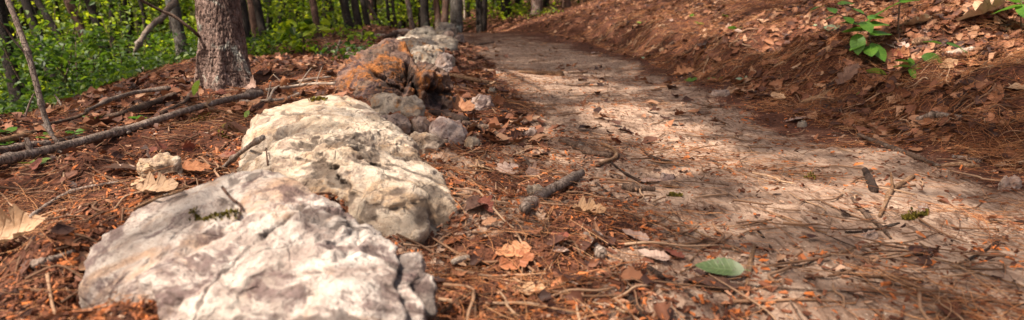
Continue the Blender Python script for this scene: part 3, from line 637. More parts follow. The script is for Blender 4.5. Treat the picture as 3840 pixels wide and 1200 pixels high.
stick([(2845, 870), (2890, 930), (2925, 990)], [4, 4, 3], 'darktwig', 'hair-thin dark twig above the thin dark twig on the path', seed=26)
stick([(3140, 955), (3220, 930), (3300, 922)], [5, 5, 4], 'tanwood', 'thin tan twig below the crossed pair on the path', seed=27)
stick([(3610, 985), (3680, 950), (3740, 915)], [5, 6, 6], 'darktwig', 'dark blade of bark at the right of the shaded path', seed=28)
stick([(110, 820), (180, 770), (260, 725), (350, 700), (445, 684)], [7, 8, 7, 6, 5], 'greytwig', 'curved grey twig left of the white boulder', .012, seed=29)
stick([(120, 1000), (200, 975), (280, 945)], [14, 12, 8], 'greytwig', 'grey stick under the big orange leaf', .004, seed=30)
stick([(300, 432, 2.9), (370, 460, 2.85), (438, 492, 2.8)], [4, 4, 4], 'palewood', 'white bare twig standing out of the litter behind the long branch', seed=31, knots=0)
stick([(322, 436, 3.0), (352, 470, 2.9), (420, 532, 2.75)], [3, 4, 3], 'palewood', 'second white bare twig crossing behind the long branch', seed=32, knots=0)
stick([(400, 440), (470, 425), (560, 395), (655, 362)], [8, 10, 12, 11], 'twig', 'thick brown log on the litter left of the oak', .02, name='fallen_branch', group='fallen branches', seed=33)
stick([(325, 418), (420, 375), (520, 348), (640, 332)], [6, 8, 8, 7], 'greytwig', 'pale bent branch behind the thick brown log', .05, name='fallen_branch', group='fallen branches', seed=34)
stick([(-40, 535), (60, 520), (130, 500), (205, 478)], [11, 11, 10, 8], 'tanwood', 'orange-brown rotten log at the left edge behind the long branch', .01, name='fallen_branch', group='fallen branches', seed=35)
stick([(-40, 575), (40, 560), (110, 545), (190, 540)], [12, 11, 11, 9], 'greytwig', 'grey log just behind the left end of the long branch', .005, name='fallen_branch', group='fallen branches', seed=36)
stick([(225, 535), (260, 525), (310, 520)], [10, 11, 8], 'darktwig', 'short dark log between the leaning stem and the thick brown log', .005, name='fallen_branch', group='fallen branches', seed=37)
stick([(170, 470), (260, 450), (330, 425)], [6, 6, 5], 'twig', 'thin grey branch lying under the leaning stem', .03, name='fallen_branch', group='fallen branches', seed=38)
stick([(480, 500), (560, 460), (640, 430), (700, 400)], [6, 7, 6, 5], 'greytwig', 'pale stick parallel to the long branch on its far side', .01, seed=39)
stick([(610, 425), (690, 385), (725, 340)], [8, 7, 5], 'twig', 'upturned brown stick against the left foot of the oak', .02, seed=40)
stick([(1000, 338), (1080, 330), (1160, 318), (1258, 316)], [5, 6, 6, 5], 'palewood', 'pale branched twig left of the rusty boulder', .02, [(.5, .5, .7, .12, .003), (.3, -.6, .6, .10, .003), (.75, .3, .8, .1, .003)], seed=41)
stick([(900, 382), (985, 380), (1070, 372), (1140, 345)], [5, 6, 5, 4], 'palewood', 'pale thin twig between the oak and the cream boulder', .01, [(.4, .2, .9, .09, .003)], seed=42)
stick([(1010, 375), (1025, 340), (1048, 322)], [4, 4, 3], 'palewood', 'small upright pale twig behind the cream boulder', .03, seed=43)
stick([(1080, 318), (1160, 300), (1240, 290)], [5, 6, 4], 'palewood', 'pale twig farther back left of the rusty boulder', .015, seed=44)
stick([(1440, 142), (1480, 132), (1530, 130)], [7, 9, 8], 'redbark', 'short rotten red-brown log left of the far boulders', .05, name='fallen_branch', group='fallen branches', seed=45)
stick([(1790, 168), (1820, 165), (1850, 160)], [3, 4, 3], 'twig', 'small stick at the far left edge of the path', seed=46)
stick([(1860, 500), (1910, 540), (1960, 590), (2000, 640)], [7, 7, 6, 6], 'twig', 'long grey-brown stick pointing from the brown stone tile to the thick stick', .004, seed=47)
stick([(2400, 555), (2440, 590), (2520, 612)], [4, 6, 5], 'darktwig', 'thin dark stick on the sunlit tread right of the hooked twig', seed=48)
stick([(2640, 590), (2700, 620), (2740, 650)], [3, 4, 3], 'darktwig', 'thin crooked twig on the shaded middle of the path', seed=49)
stick([(2290, 610), (2340, 650), (2420, 690)], [4, 5, 4], 'darktwig', 'dark twig between the hooked twig and the knobbly chunk', seed=50)
stick([(3080, 1180), (3040, 1120), (3010, 1040)], [6, 7, 5], 'tanwood', 'brown blade of bark at the bottom of the path', seed=51) if False else None
stick([(2830, 920), (2812, 1000), (2800, 1090)], [5, 12, 6], 'tanwood', 'flat brown bark sliver right of the fallen green leaf', seed=52, knots=0)
stick([(2330, 1090), (2390, 1150), (2430, 1215)], [11, 12, 12], 'darktwig', 'dark stick at the bottom of the photo below the crumpled leaf', seed=53)
stick([(2420, 1000), (2520, 1070), (2620, 1130)], [9, 10, 7], 'darktwig', 'dark brown stick beneath the fallen green leaf', seed=54)
for i, (px, r, l) in enumerate([([(2640, 1062), (2820, 1078), (3080, 1098), (3340, 1105), (3600, 1130), (3860, 1152)], 4, 'longest pine needle crossing the shaded bottom of the path'),
        ([(2425, 790), (2560, 850), (2680, 905), (2785, 945)], 3.2, 'long orange pine needle left of the shaded path middle, upper one of a bundle'), ([(2400, 815), (2540, 872), (2660, 918), (2780, 950)], 3.2, 'long orange pine needle left of the shaded path middle, lower one of a bundle'),
        ([(2920, 1060), (2970, 1150), (3010, 1215)], 4, 'brown needle pointing down at the bottom of the path'), ([(2590, 985), (2640, 930), (2660, 905)], 3, 'short tan needle standing off the fallen green leaf'), ([(2550, 1030), (2640, 990), (2740, 985)], 3, 'tan needle lying over the stalk of the fallen green leaf'),
        ([(3060, 870), (3200, 930), (3360, 980), (3520, 1010)], 3, 'thin brown needle slanting below the crossed twigs'), ([(3400, 935), (3520, 980), (3640, 1005)], 3.5, 'brown needle at the right of the shaded path'), ([(3560, 1000), (3700, 1040), (3850, 1085)], 4, 'thick brown needle at the lower right edge'),
        ([(3120, 500), (3250, 520), (3400, 505)], 2.5, 'pale needle on the bank cut below the seedling'), ([(2700, 620), (2800, 660), (2900, 690)], 2.5, 'dark needle across the sunlit tread'), ([(2880, 800), (2990, 845), (3100, 880)], 3, 'dark needle above the crossed twigs'), ([(3080, 1010), (3250, 1060), (3420, 1085)], 3, 'brown needle above the longest one')]):
    pp = []
    for a in px: p_, t_ = hit(*a); pp.append(p_+[0, 0, .004])
    V, Fs = tube(pp, np.array(r/F*t_), 6, 5, .05, i); mobj('pine_needle', V, Fs, M['tanwood' if i % 3 else 'twig'], pp[0], None, label=l, cat='pine needle', group='long pine needles on the path')
for nm, u, v in [('the white boulder', 1000, 1190), ('the cream boulder', 1550, 830), ('the rusty boulder', 1640, 400), ('the orange-stained boulder', 1640, 280), ('the grey cracked boulder', 1690, 182), ('the oak trunk', 880, 385),
                 ('the long fallen branch', 450, 490), ('the left end of the long branch', 60, 590), ('the yellowish stone', 585, 665), ('the big orange leaf', 100, 920), ('the thick path stick', 2080, 715), ('the fallen green leaf', 2700, 1030),
                 ('the crumpled pale leaf', 2420, 950), ('the stubby bark chunk', 2230, 930), ('the crooked stick', 2200, 570), ('the white and pink stone', 1810, 410), ('the bare brown stick', 1760, 300), ('the pale sunlit log', 2040, 282),
                 ('the crossed twigs', 3270, 850), ('the wavy tan twig', 3350, 700), ('the long slanting stick', 3370, 570), ('the grey chunk in the bank', 3520, 440), ('the broad-leaved seedling', 3260, 240), ('the low bank seedling', 3400, 270),
                 ('the pale bark strip', 3620, 195), ('the brown foot stone', 2700, 360), ('the root piece', 3620, 625), ('the knobbly chunk', 2400, 715), ('the leaning stem', 210, 545), ('the thick brown log', 540, 405), ('the bark sliver', 2810, 1010),
                 ('the bottom dark stick', 2390, 1150), ('the brown stone tile', 1975, 520), ('the thin dark path twig', 3000, 1000), ('the far bank', 2500, 60), ('the pale branched twig', 1150, 320), ('the white wood chip', 1730, 990)]: lm(nm, u, v)

# ------------------------------------------------------------------ single dead leaves
LEAFKINDS = {'lobed oak': [leaf_t('oak', 34, b, c, t, 60+i) for i, (b, c, t) in enumerate([(.15, .3, .1), (.4, .5, .3), (-.3, .6, -.2)])],
             'curled oak': [leaf_t('oak', 34, b, c, t, 70+i) for i, (b, c, t) in enumerate([(1.1, 1.5, .5), (.7, 2.2, -.5)])],
             'oval': [leaf_t('wide', 18, b, c, t, 80+i) for i, (b, c, t) in enumerate([(.2, .5, .2), (-.3, .8, .3)])],
             'torn': [leaf_t('torn', 14, b, c, t, 90+i) for i, (b, c, t) in enumerate([(.3, .6, .2), (.6, 1.2, -.4)])]}
LME = {}
def leafmesh(kind, j, colr, mat=None):
    k = (kind, j, colr)
    if k not in LME:
        T = LEAFKINDS[kind][j % len(LEAFKINDS[kind])]; LME[k] = mesh_np('dead_leaf', T[0], T[1], mat or DEAD[colr], True, {'lf': T[2], 'rnd': np.full(len(T[0]), .5)})
    return LME[k]
USED = {}
def where(x, y):
    d = sorted([(math.hypot(x-a, (y-b)*.8), n, x-a, y-b) for n, a, b in LM]); _, n, dx, dy = d[0]
    rel = ('right of' if dx > 0 else 'left of') if abs(dx) > abs(dy)*.7 else ('beyond' if dy > 0 else 'in front of')
    dl = x-float(XL(y)); dr = x-float(XR(y))
    z = 'on the bank' if dr > .02 else ('on the sandy path' if dl > .05 else 'in the needle litter')
    return rel, n, z, d[1][1]
def place_leaf(x, y, size, kind, colr, yaw, tx, ty, label=None, lift=.004, face=0., mat=None, name='dead_leaf', cat='dead leaf', group='dead leaves on the ground', z=None):
    N = nrm(np.array([x]), np.array([y]), .05)+np.array([[-.3*face, -face, 0]]); N = N/np.linalg.norm(N); R = basis(N, np.array([yaw]), np.array([tx]), np.array([ty]))[0]
    me = leafmesh(kind, random.randrange(3), colr, mat); o = bpy.data.objects.new(name, me)
    m = Matrix([[*R[0]], [*R[1]], [*R[2]]]).to_4x4(); zz = float(terr(x, y)) if z is None else z
    lo = min((R@(v*size))[2] for v in LEAFKINDS[kind][0][0][::7]); 
    m.translation = Vector((x, y, zz+lift-lo*.6)); o.matrix_world = m@Matrix.Scale(size, 4); COL.objects.link(o)
    if label is None:
        rel, n, zn, n2 = where(x, y); sz = 'small' if size < .075 else ('large' if size > .12 else ''); tilt = 'upturned' if abs(tx) > .6 or abs(ty) > .6 else ''
        q = ' '.join(w for w in (sz, colr, kind.replace('curled oak', 'curled oak'), 'leaf', tilt and 'tipped up') if w)
        for lab in (f"{q} {zn} {rel} {n}", f"{q} {zn} between {n} and {n2}", f"{q} {rel} {n}, towards {n2}", f"{q} {rel} {n}, nearer {n2} {zn[:11]}"):
            if len(lab.split()) <= 16 and lab not in USED: break
        label = lab if len(lab.split()) <= 16 else f"{q} {rel} {n}"
    USED[label] = 1
    return tag(o, label, cat, group)
def leafpx(u, v, wpx, kind, colr, yaw, label, tx=0, ty=0, **k):
    p, t = hit(u, v); return place_leaf(p[0], p[1], wpx/F*t, kind, colr, yaw, tx, ty, label, **k)
G2 = 'large leaves beside the boulders and the path'
leafpx(55, 930, 240, 'curled oak', 'tan', .35, 'big pale orange oak leaf sunlit at the left edge beside the white boulder', 0, 0, lift=.02, face=.3, group=G2)
leafpx(885, 520, 140, 'oval', 'pinkish grey', 2.9, 'broad brown leaf with clear veins propped against the cream boulder', .7, -.1, lift=.02, group=G2)
leafpx(790, 440, 90, 'curled oak', 'tan', 1.2, 'curled tan leaf standing below the oak trunk', .6, .5, lift=.02, group=G2)
leafpx(470, 655, 150, 'lobed oak', 'pinkish grey', 3.3, 'pale pinkish oak leaf lying left of the yellowish stone', .2, .1, lift=.012, group=G2)
leafpx(555, 620, 90, 'torn', 'pinkish grey', 1.8, 'grey-pink leaf scrap draped on the yellowish stone', .9, .2, lift=.02, group=G2)
leafpx(580, 735, 160, 'curled oak', 'tan', .2, 'curled tan leaf in front of the yellowish stone', .2, 0, lift=.012, group=G2)
leafpx(600, 575, 90, 'lobed oak', 'red-brown', 2.2, 'dark red oak leaf behind the yellowish stone', .7, 0, lift=.02, group=G2)
leafpx(700, 590, 80, 'curled oak', 'red-brown', 1.3, 'red-brown curled leaf right of the yellowish stone', .8, .2, lift=.02, group=G2)
leafpx(720, 655, 120, 'lobed oak', 'orange', .7, 'orange leaf at the left rim of the white boulder', .3, 0, lift=.015, group=G2)
leafpx(860, 600, 80, 'lobed oak', 'red-brown', .3, 'deep red leaf under the vein-marked brown leaf', .4, 0, lift=.01, group=G2)
leafpx(2380, 900, 130, 'torn', 'pinkish grey', 2.2, 'crumpled pale pinkish leaf left of the fallen green leaf, the upper half', .1, .1, lift=.008, face=.3, group=G2)
leafpx(2450, 975, 130, 'torn', 'pinkish grey', 2.5, 'ragged pale leaf piece below the crumpled pale leaf', .1, 0, lift=.008, face=.3, group=G2)
leafpx(2530, 965, 100, 'lobed oak', 'red-brown', 2.1, 'brown oak leaf between the crumpled leaf and the green leaf', .1, 0, lift=.006, group=G2)
leafpx(2660, 1075, 220, 'oval', 'dark brown', 2.7, 'dark grey-brown leaf beneath the fallen green leaf', 0, 0, lift=.004, group=G2)
_t = leaf_t('oval', 18, .3, .9, .3, 33); LEAFKINDS['flat oval'] = [(_t[0]*[1, 1.2, 1], _t[1], _t[2])]*3
leafpx(2695, 1035, 180, 'flat oval', 'green', 2.85, 'fallen dull green leaf with a pale tip on the near left of the path', 0, 0, lift=.012, face=.45, mat=M['dullgreen'], name='green_leaf', cat='green leaf', group=G2)
leafpx(1930, 1000, 140, 'lobed oak', 'orange', .3, 'orange-tan oak leaf right of the white wood chip', .2, 0, group=G2)
leafpx(1960, 1105, 210, 'lobed oak', 'tan', 2.8, 'wide tan oak leaf lying flat right of the white boulder', .05, 0, group=G2)
leafpx(2200, 805, 130, 'curled oak', 'tan', .2, 'arched tan leaf below the thick path stick', .2, 0, lift=.006, group=G2)
leafpx(1900, 655, 130, 'lobed oak', 'pinkish grey', 1.0, 'pinkish folded leaf left of the thick path stick', .4, 0, lift=.01, group=G2)
leafpx(2515, 705, 80, 'torn', 'tan', 0, 'small tan leaf piece right of the knobbly chunk', 0, 0, group=G2)
leafpx(2440, 685, 90, 'oval', 'pinkish grey', .2, 'flat grey leaf behind the knobbly chunk', 0, 0, group=G2)
leafpx(3175, 312, 110, 'lobed oak', 'dark brown', .1, 'grey-brown leaf on the dark lip of the bank below the seedling', .4, 0, lift=.01, group=G2)  # dark brown colour stands in for the shade on this leaf
leafpx(2990, 455, 80, 'lobed oak', 'pinkish grey', 3., 'pinkish leaf at the path edge under the bank', .1, 0, group=G2)
leafpx(2560, 285, 80, 'curled oak', 'orange', .2, 'orange-tan curled leaf at the mid foot of the bank', .3, 0, lift=.01, group=G2)
leafpx(3700, 85, 210, 'curled oak', 'tan', 3.3, 'huge curled tan leaf at the top right on the bank', .5, .2, lift=.03, group=G2)
leafpx(3800, 340, 110, 'lobed oak', 'tan', 2.4, 'tan oak leaf at the right edge on the dark bank', .3, 0, lift=.01, group=G2)
leafpx(3290, 105, 120, 'oval', 'orange', .1, 'bright orange leaf behind the broad-leaved seedling', .4, 0, lift=.01, group=G2)
leafpx(3440, 100, 110, 'curled oak', 'tan', 3.0, 'tan curled leaf behind the upright bare stem', .3, 0, lift=.01, group=G2)
leafpx(2900, 640, 60, 'torn', 'orange', 1., 'little orange leaf bit in the middle of the shaded path', 0, 0, group=G2)
leafpx(1060, 350, 70, 'curled oak', 'orange', 1.5, 'upright curled orange leaf left of the cream boulder top', .9, .9, lift=.04, group=G2)
leafpx(1865, 395, 70, 'curled oak', 'orange', 1., 'orange leaf standing behind the white and pink stone', .8, 0, lift=.01, group=G2)
leafpx(1700, 425, 150, 'curled oak', 'orange', .0, 'orange leaf under the dark root-like stick', .2, 0, lift=.008, group=G2)
kinds = list(LEAFKINDS)[:4]; cols = ['orange', 'tan', 'pinkish grey', 'red-brown', 'dark brown']
ROCKZ = [(-.42, 1.1, .40), (-.5, 1.85, .42), (-.55, 3.5, .42), (-.45, 5.2, .4), (-.4, 2.7, .2)]
cnt = 0; tries = 0
while cnt < 250 and tries < 4000:
    tries += 1; X, Y = wedge(1, 1.15, 9.5, 0, 3840, .85); x, y = float(X[0]), float(Y[0]); dl = x-float(XL(y)); dr = x-float(XR(y))
    if any(math.hypot(x-a, y-b) < r for a, b, r in ROCKZ): continue
    if y < 2 and random.random() < .5: continue
    w = .045 if (dl > .12 and dr < -.1) else (.55 if dl < .12 else (.5 if dr < .35 else 1.))
    if random.random() > w: continue
    if dr > .3: cw = [.4, .25, .15, .12, .08]
    elif dl < 0: cw = [.35, .15, .12, .25, .13]
    else: cw = [.25, .25, .25, .1, .15]
    size = random.uniform(.045, .115)*(1.1 if y > 3 else .72)
    place_leaf(x, y, size, random.choice(kinds), random.choices(cols, cw)[0], random.uniform(0, 6.28), random.gauss(0, .2), random.gauss(0, .18), lift=.004); cnt += 1

# ------------------------------------------------------------------ litter nobody can count
def litter():
    # curled leaves
    n = 90000; X, Y = wedge(n, .95, 26, -200, 4040, .8); dl = X-XL(Y); dr = X-XR(Y); pth = sst(-.05, .25, dl)*sst(.05, -.2, dr)
    cut = sst(-.02, .06, dr)*sst(.45, .3, dr)
    w = np.where(pth > .5, .025, np.where(cut > .5, .6, np.where(dr > .3, 1., .45)))*(X > XE(Y)-.9)*sst(.0, .25, .25+fbm(v3(X*2, Y*2), 2, 77)+.3)
    w = w*np.where(Y < 2.4, .22, 1.)*np.where((dr > 0) & (dr < .7), .55, 1); w = w*np.where((dl < 0) & (Y < 4), .5, 1)*np.where(dr > 0, 1, .75)
    k = rng.random(n) < w; X, Y = X[k], Y[k]; n = len(X)
    s = rng.uniform(.035, .10, n)*np.where(Y > 2.5, 1, .6)*np.where(X-XR(Y) > .3, .92, 1); pos = v3(X, Y, terr(X, Y)+.004+rng.random(n)*.010)
    scatter('leaf_litter', LIT, pos, basis(nrm(X, Y), rng.random(n)*6.28, rng.normal(0, .24, n), rng.normal(0, .24, n)), s, M['litter'], smooth=True, kind='stuff', label='brown and orange dead leaves covering the forest floor and bank', cat='leaf litter')
    # pine needles
    NT = []
    for i in range(6):
        r = np.random.default_rng(i); c = r.uniform(-.12, .12); q = np.linspace(-.5, .5, 5); y = c*(q*q*4-1)+r.uniform(-.02, .02)*q; z = .04*np.abs(q)*r.uniform(-1, 2)
        a = .0065; V = []
        for k2 in range(5): V += [[q[k2], y[k2]-a, z[k2]], [q[k2], y[k2]+a, z[k2]], [q[k2], y[k2], z[k2]+a*1.4]]
        Fq = []
        for k2 in range(4):
            b = k2*3
            for j in range(3): Fq.append([b+j, b+(j+1) % 3, b+3+(j+1) % 3, b+3+j])
        NT.append((np.array(V), np.array(Fq)))
    n = 90000; X, Y = wedge(n, .9, 11, -150, 3990, 1.0); dl = X-XL(Y); dr = X-XR(Y); pth = sst(-.05, .3, dl)*sst(.05, -.2, dr)
    cl = sst(-.15, .55, fbm(v3(X*2.6, Y*2.6), 3, 88))
    near = sst(-.75, -.1, dl)*(1-pth)*sst(4, 3, Y); w = (.85-.62*pth-.40*near)*(.12+.88*cl)*np.where(dr > 0, 1.9, 1)*np.where(near > .3, .8, 1)+.16*pth*cl*(1-.4*sst(2.5, 1.8, Y)); k = rng.random(n) < w*(X > -3.2); X, Y = X[k], Y[k]; n = len(X)
    L = rng.uniform(.035, .12, n); pos = v3(X, Y, terr(X, Y)+.003+rng.random(n)**2*np.where(X-XR(Y) > 0, .035, .018))
    tilt = rng.normal(0, .16, n); thick = rng.uniform(.6, 1.1, n)*.10*np.clip(Y/2.2, .8, 2.4)
    scatter('pine_needles', NT, pos, basis(nrm(X, Y), rng.random(n)*6.28, None, tilt), np.stack([L, L, thick*np.ones(n)], -1)*1., M['needles'], smooth=True, kind='stuff', label='orange-brown fallen pine needles strewn over path and litter', cat='pine needles')
    n = 90000; X, Y = wedge(n, 1.6, 16, 1800, 4000, .8); dr = X-XR(Y); cl = sst(-.5, .4, fbm(v3(X*2.2, Y*2.2), 3, 89)); k = (dr > -.1) & (rng.random(n) < .25+.75*cl); X, Y = X[k], Y[k]; n = len(X)
    L = rng.uniform(.05, .13, n); pos = v3(X, Y, terr(X, Y)+.003+rng.random(n)**1.5*.03)
    scatter('pine_needles', NT, pos, basis(nrm(X, Y), rng.random(n)*6.28, None, rng.normal(0, .14, n)), np.stack([L, L, rng.uniform(.06, .11, n)*np.clip(Y/2.2, .8, 3)], -1), M['needles'], smooth=True, kind='stuff', label='matted pine straw covering the bank', cat='pine needles')
    # duff chips and bits of bark
    CT = []
    for i in range(6):
        r = np.random.default_rng(20+i); V = np.array([[-.5, -.16, 0], [.5, -.12, 0], [.42, .16, 0], [-.4, .18, 0], [-.35, -.05, .12], [.3, -.04, .14], [.28, .08, .1], [-.3, .1, .12]])+r.normal(0, .05, (8, 3))
        CT.append((V, np.array([[0, 1, 5, 4], [1, 2, 6, 5], [2, 3, 7, 6], [3, 0, 4, 7], [4, 5, 6, 7]])))
    n = 120000; X, Y = wedge(n, .9, 9, -150, 3990, 1.0); dl = X-XL(Y); dr = X-XR(Y); pth = sst(-.05, .35, dl)*sst(.05, -.2, dr)
    cl = sst(-.3, .5, fbm(v3(X*4, Y*4), 3, 99)); w = (.85-(.66+.06*sst(2.5, 1.8, Y))*pth)*(.3+.7*cl)+.15*pth*sst(.5, .1, -dr)*sst(1.6, 2.6, Y)
    k = rng.random(n) < w*(X > -3); X, Y = X[k], Y[k]; n = len(X)
    L = rng.uniform(.005, .022, n)**1.0*np.where(rng.random(n) < .06, 1.7, 1); pos = v3(X, Y, terr(X, Y)+.001+rng.random(n)**2*.008)
    scatter('duff', CT, pos, basis(nrm(X, Y), rng.random(n)*6.28, rng.normal(0, .35, n), rng.normal(0, .35, n)), L, M['chips'], kind='stuff', label='reddish bark chips and needle duff between leaves', cat='duff')
    n = 26000; X, Y = wedge(n, .9, 6, -150, 3990, 1.0); dl = X-XL(Y); dr = X-XR(Y); pth = sst(-.5, .2, dl)*sst(.05, -.2, dr)
    k = rng.random(n) < pth*.8; X, Y = X[k], Y[k]; n = len(X); L = rng.uniform(.0015, .0045, n)*np.where(rng.random(n) < .04, 2, 1)
    scatter('gravel', CT, v3(X, Y, terr(X, Y)), basis(nrm(X, Y), rng.random(n)*6.28, rng.normal(0, .3, n), None), np.stack([L, L*2.2, L*2.2], -1), M['grit'], kind='stuff', label='pale grit and tiny stones in the sandy path', cat='gravel')
    # small twigs
    parts = []; n = 1300; X, Y = wedge(4*n, 1., 9, -100, 3940, .9); c = 0
    for x, y in zip(X, Y):
        dl = x-XL(y); dr = x-XR(y); w = .4 if (dl > .1 and dr < 0) else 1.
        if rng.random() > w or x < -3: continue
        a = rng.random()*6.28; L = rng.uniform(.05, .22); n2 = 4; q = np.linspace(-.5, .5, n2); bx = x+np.cos(a)*q*L+rng.normal(0, .06*L, n2); by = y+np.sin(a)*q*L+rng.normal(0, .06*L, n2)
        r = rng.uniform(.0010, .0030)*max(1, y/2.5); parts.append((*tube(v3(bx, by, terr(bx, by)+.004+rng.random()*.008), [r*1.2, r, r, r*.5], 6, 3, .1, c % 9), rng.random())); c += 1
        if c >= n: break
    for i in range(260):       # fine roots hanging out of the cut
        y = 1.9*(9/1.9)**rng.random(); x = float(XR(y))+rng.uniform(.0, .42); a = rng.normal(2.2, .8); L = rng.uniform(.06, .2); q = np.linspace(0, 1, 4)
        bx = x+np.cos(a)*q*L+rng.normal(0, .1*L, 4); by = y+np.sin(a)*q*L*.6+rng.normal(0, .1*L, 4); bz = terr(bx, by)+.004+.03*rng.random()*np.sin(q*3.14)
        r = rng.uniform(.0012, .0034)*max(1, y/2.8); parts.append((*tube(v3(bx, by, bz), [r*1.2, r, r, r*.5], 6, 3, .1, i % 9), rng.random()))
    V, Fs = join([(p[0], p[1]) for p in parts]); rn = np.concatenate([np.full(len(p[0]), p[2]) for p in parts])
    mobj('twig_litter', V, Fs, M['cone'], None, None, True, {'rnd': rn}, kind='stuff', label='thin broken twigs strewn over the litter', cat='twig litter')
litter()

def mosspatch(p, r, n, label, seed, on=None):
    """tuft of short fronds"""
    a = rng.random(n)*6.28; q = rng.random(n)**.6*r; X = p[0]+np.cos(a)*q*1.4; Y = p[1]+np.sin(a)*q*.8
    Z = terr(X, Y) if on is None else on(X, Y); pos = v3(X, Y, Z)
    N = np.stack([rng.normal(0, .5, n), rng.normal(0, .5, n), np.ones(n)], -1); N /= np.linalg.norm(N, axis=1, keepdims=True)
    R = basis(N, rng.random(n)*6.28, None, rng.normal(-1., .4, n))
    return scatter('moss', SL, pos, R, rng.uniform(.006, .013, n), M['moss'], np.array([p[0], p[1], float(np.mean(Z))]), label=label, cat='moss', group='moss tufts')
dep = bpy.context.evaluated_depsgraph_get(); dep.update()
def surf(X, Y):
    out = []
    for x, y in zip(X, Y):
        h = S.ray_cast(dep, Vector((x, y, .8)), Vector((0, 0, -1))); out.append(h[1][2] if h[0] else float(terr(x, y)))
    return np.array(out)
def surfpx(u, v):
    d = Vector(ray(u, v)).normalized(); h = S.ray_cast(dep, Vector((0, 0, CAMZ)), d); return np.array(h[1]) if h[0] else hit(u, v)[0]
for (u, v, r, n, l) in [(3430, 815, .022, 240, 'yellow-green moss tuft on the sunlit path below the wavy twig'), (760, 408+30, .03, 160, 'yellow moss tuft in the litter under the oak'), (2530, 735, .014, 80, 'tiny moss scrap beside the tan leaf piece'),
                        (3040, 655, .014, 80, 'small yellow moss tuft on the path right of centre'), (1190, 475-100, .02, 120, 'moss growing on the top edge of the cream boulder'), (860, 480, .03, 160, 'moss behind the vein-marked brown leaf')]:
    p = surfpx(u, v); mosspatch(p, r, n, l, 1, surf)
p0 = surfpx(720, 795); p1 = surfpx(790, 815); p2 = surfpx(890, 800); pts = np.vstack([np.linspace(p0, p1, 12), np.linspace(p1, p2, 12)])
X = pts[:, 0].repeat(16)+rng.normal(0, .004, 384); Y = pts[:, 1].repeat(16)+rng.normal(0, .004, 384); N = v3(rng.normal(0, .5, 384), rng.normal(0, .5, 384), np.ones(384)); N /= np.linalg.norm(N, axis=1, keepdims=True)
scatter('moss', SL, v3(X, Y, surf(X, Y)), basis(N, rng.random(384)*6.28, None, rng.normal(-.9, .4, 384)), rng.uniform(.003, .007, 384), M['moss'], p1, label='curved scrap of olive moss on top of the white boulder', cat='moss', group='moss tufts')
def surfstick(px, r, mat, label, name='twig', cat='twig', group='twigs lying on the boulders', lift=.004, zl=None):
    pts = np.array([surfpx(u, v) for u, v in px]); pts[:, 2] += lift
    if zl is not None: pts[:, 2] += np.array(zl)
    V, Fs = tube(pts, r, 8, 5, .15, 3, 1); return mobj(name, V, Fs, M[mat], pts[0], None, label=label, cat=cat, group=group)
surfstick([(835, 730), (870, 765), (905, 790), (895, 830)], .0022, 'redbark', 'reddish bent twig beside the moss scrap on the white boulder', zl=[.01, .006, .004, 0])
surfstick([(500, 792), (580, 758), (640, 745), (690, 732)], .0025, 'tanwood', 'orange pine twig on the back rim of the white boulder', zl=[.0, .002, .004, .006])
surfstick([(1005, 625), (1000, 590)], .002, 'redbark', 'tiny upright red twig on the cream boulder', zl=[0, .02])
# pale wood chip
p, t = hit(1728, 992); V, Fs = tube([p+[-.016, -.012, .008], p+[0, .0, .011], p+[.015, .012, .010]], [.0055, .0065, .006], 10, 5, .08, 4)
mobj('wood_chip', V, Fs, M['palewood'], p, None, label='bright white wood chip right of the white boulder', cat='wood chip')
# pine cone
def cone(u, v, L, label):
    p, t = hit(u, v); n = 110; k = np.arange(n); a = k*2.39996; s = k/n; r = .32*L*np.sin(np.pi*(s*.9+.08))**.7
    ax = np.array([.9, -.35, .15]); ax /= np.linalg.norm(ax); up = np.array([0, 0, 1.]); e1 = np.cross(ax, up); e1 /= np.linalg.norm(e1); e2 = np.cross(ax, e1)
    rad = np.cos(a)[:, None]*e1+np.sin(a)[:, None]*e2; pos = p+[0, 0, .3*L]+ax*(s[:, None]-.5)*L+rad*r[:, None]*.4
    z = rad; x = ax*.55+rad*.85; x /= np.linalg.norm(x, axis=1, keepdims=True); y = np.cross(ax[None], rad); z = np.cross(x, y); R = np.stack([x, y, z], -1)
    T = [(np.array([[0, -.3, 0], [0, .3, 0], [.9, .45, .05], [1.05, 0, .12], [.9, -.45, .05], [.9, 0, -.12]]), np.array([[0, 4, 2, 1], [4, 3, 2, 2], [0, 1, 2, 5], [0, 5, 4, 4]]))]
    T = [(T[0][0], np.array([[0, 4, 3], [0, 3, 2], [0, 2, 1], [0, 5, 4], [0, 1, 5], [1, 2, 5], [4, 5, 3], [5, 2, 3]]))]
    V, F1, rn, _ = scatter_arr(T, pos, R, np.full(n, .26*L)); V2, F2 = tube([p+[0, 0, .3*L]-ax*L*.48, p+[0, 0, .3*L], p+[0, 0, .3*L]+ax*L*.4], [.1*L, .16*L, .06*L], 8, 3, .05)
    V, Fs = join([(V, F1), (V2, F2)]); mobj('pine_cone', V, Fs, M['cone'], p, None, False, {'rnd': np.concatenate([rn, np.full(len(V2), .1)])}, label=label, cat='pine cone')
cone(3445, 172, .075, 'brown pine cone lying behind the low bank seedling')

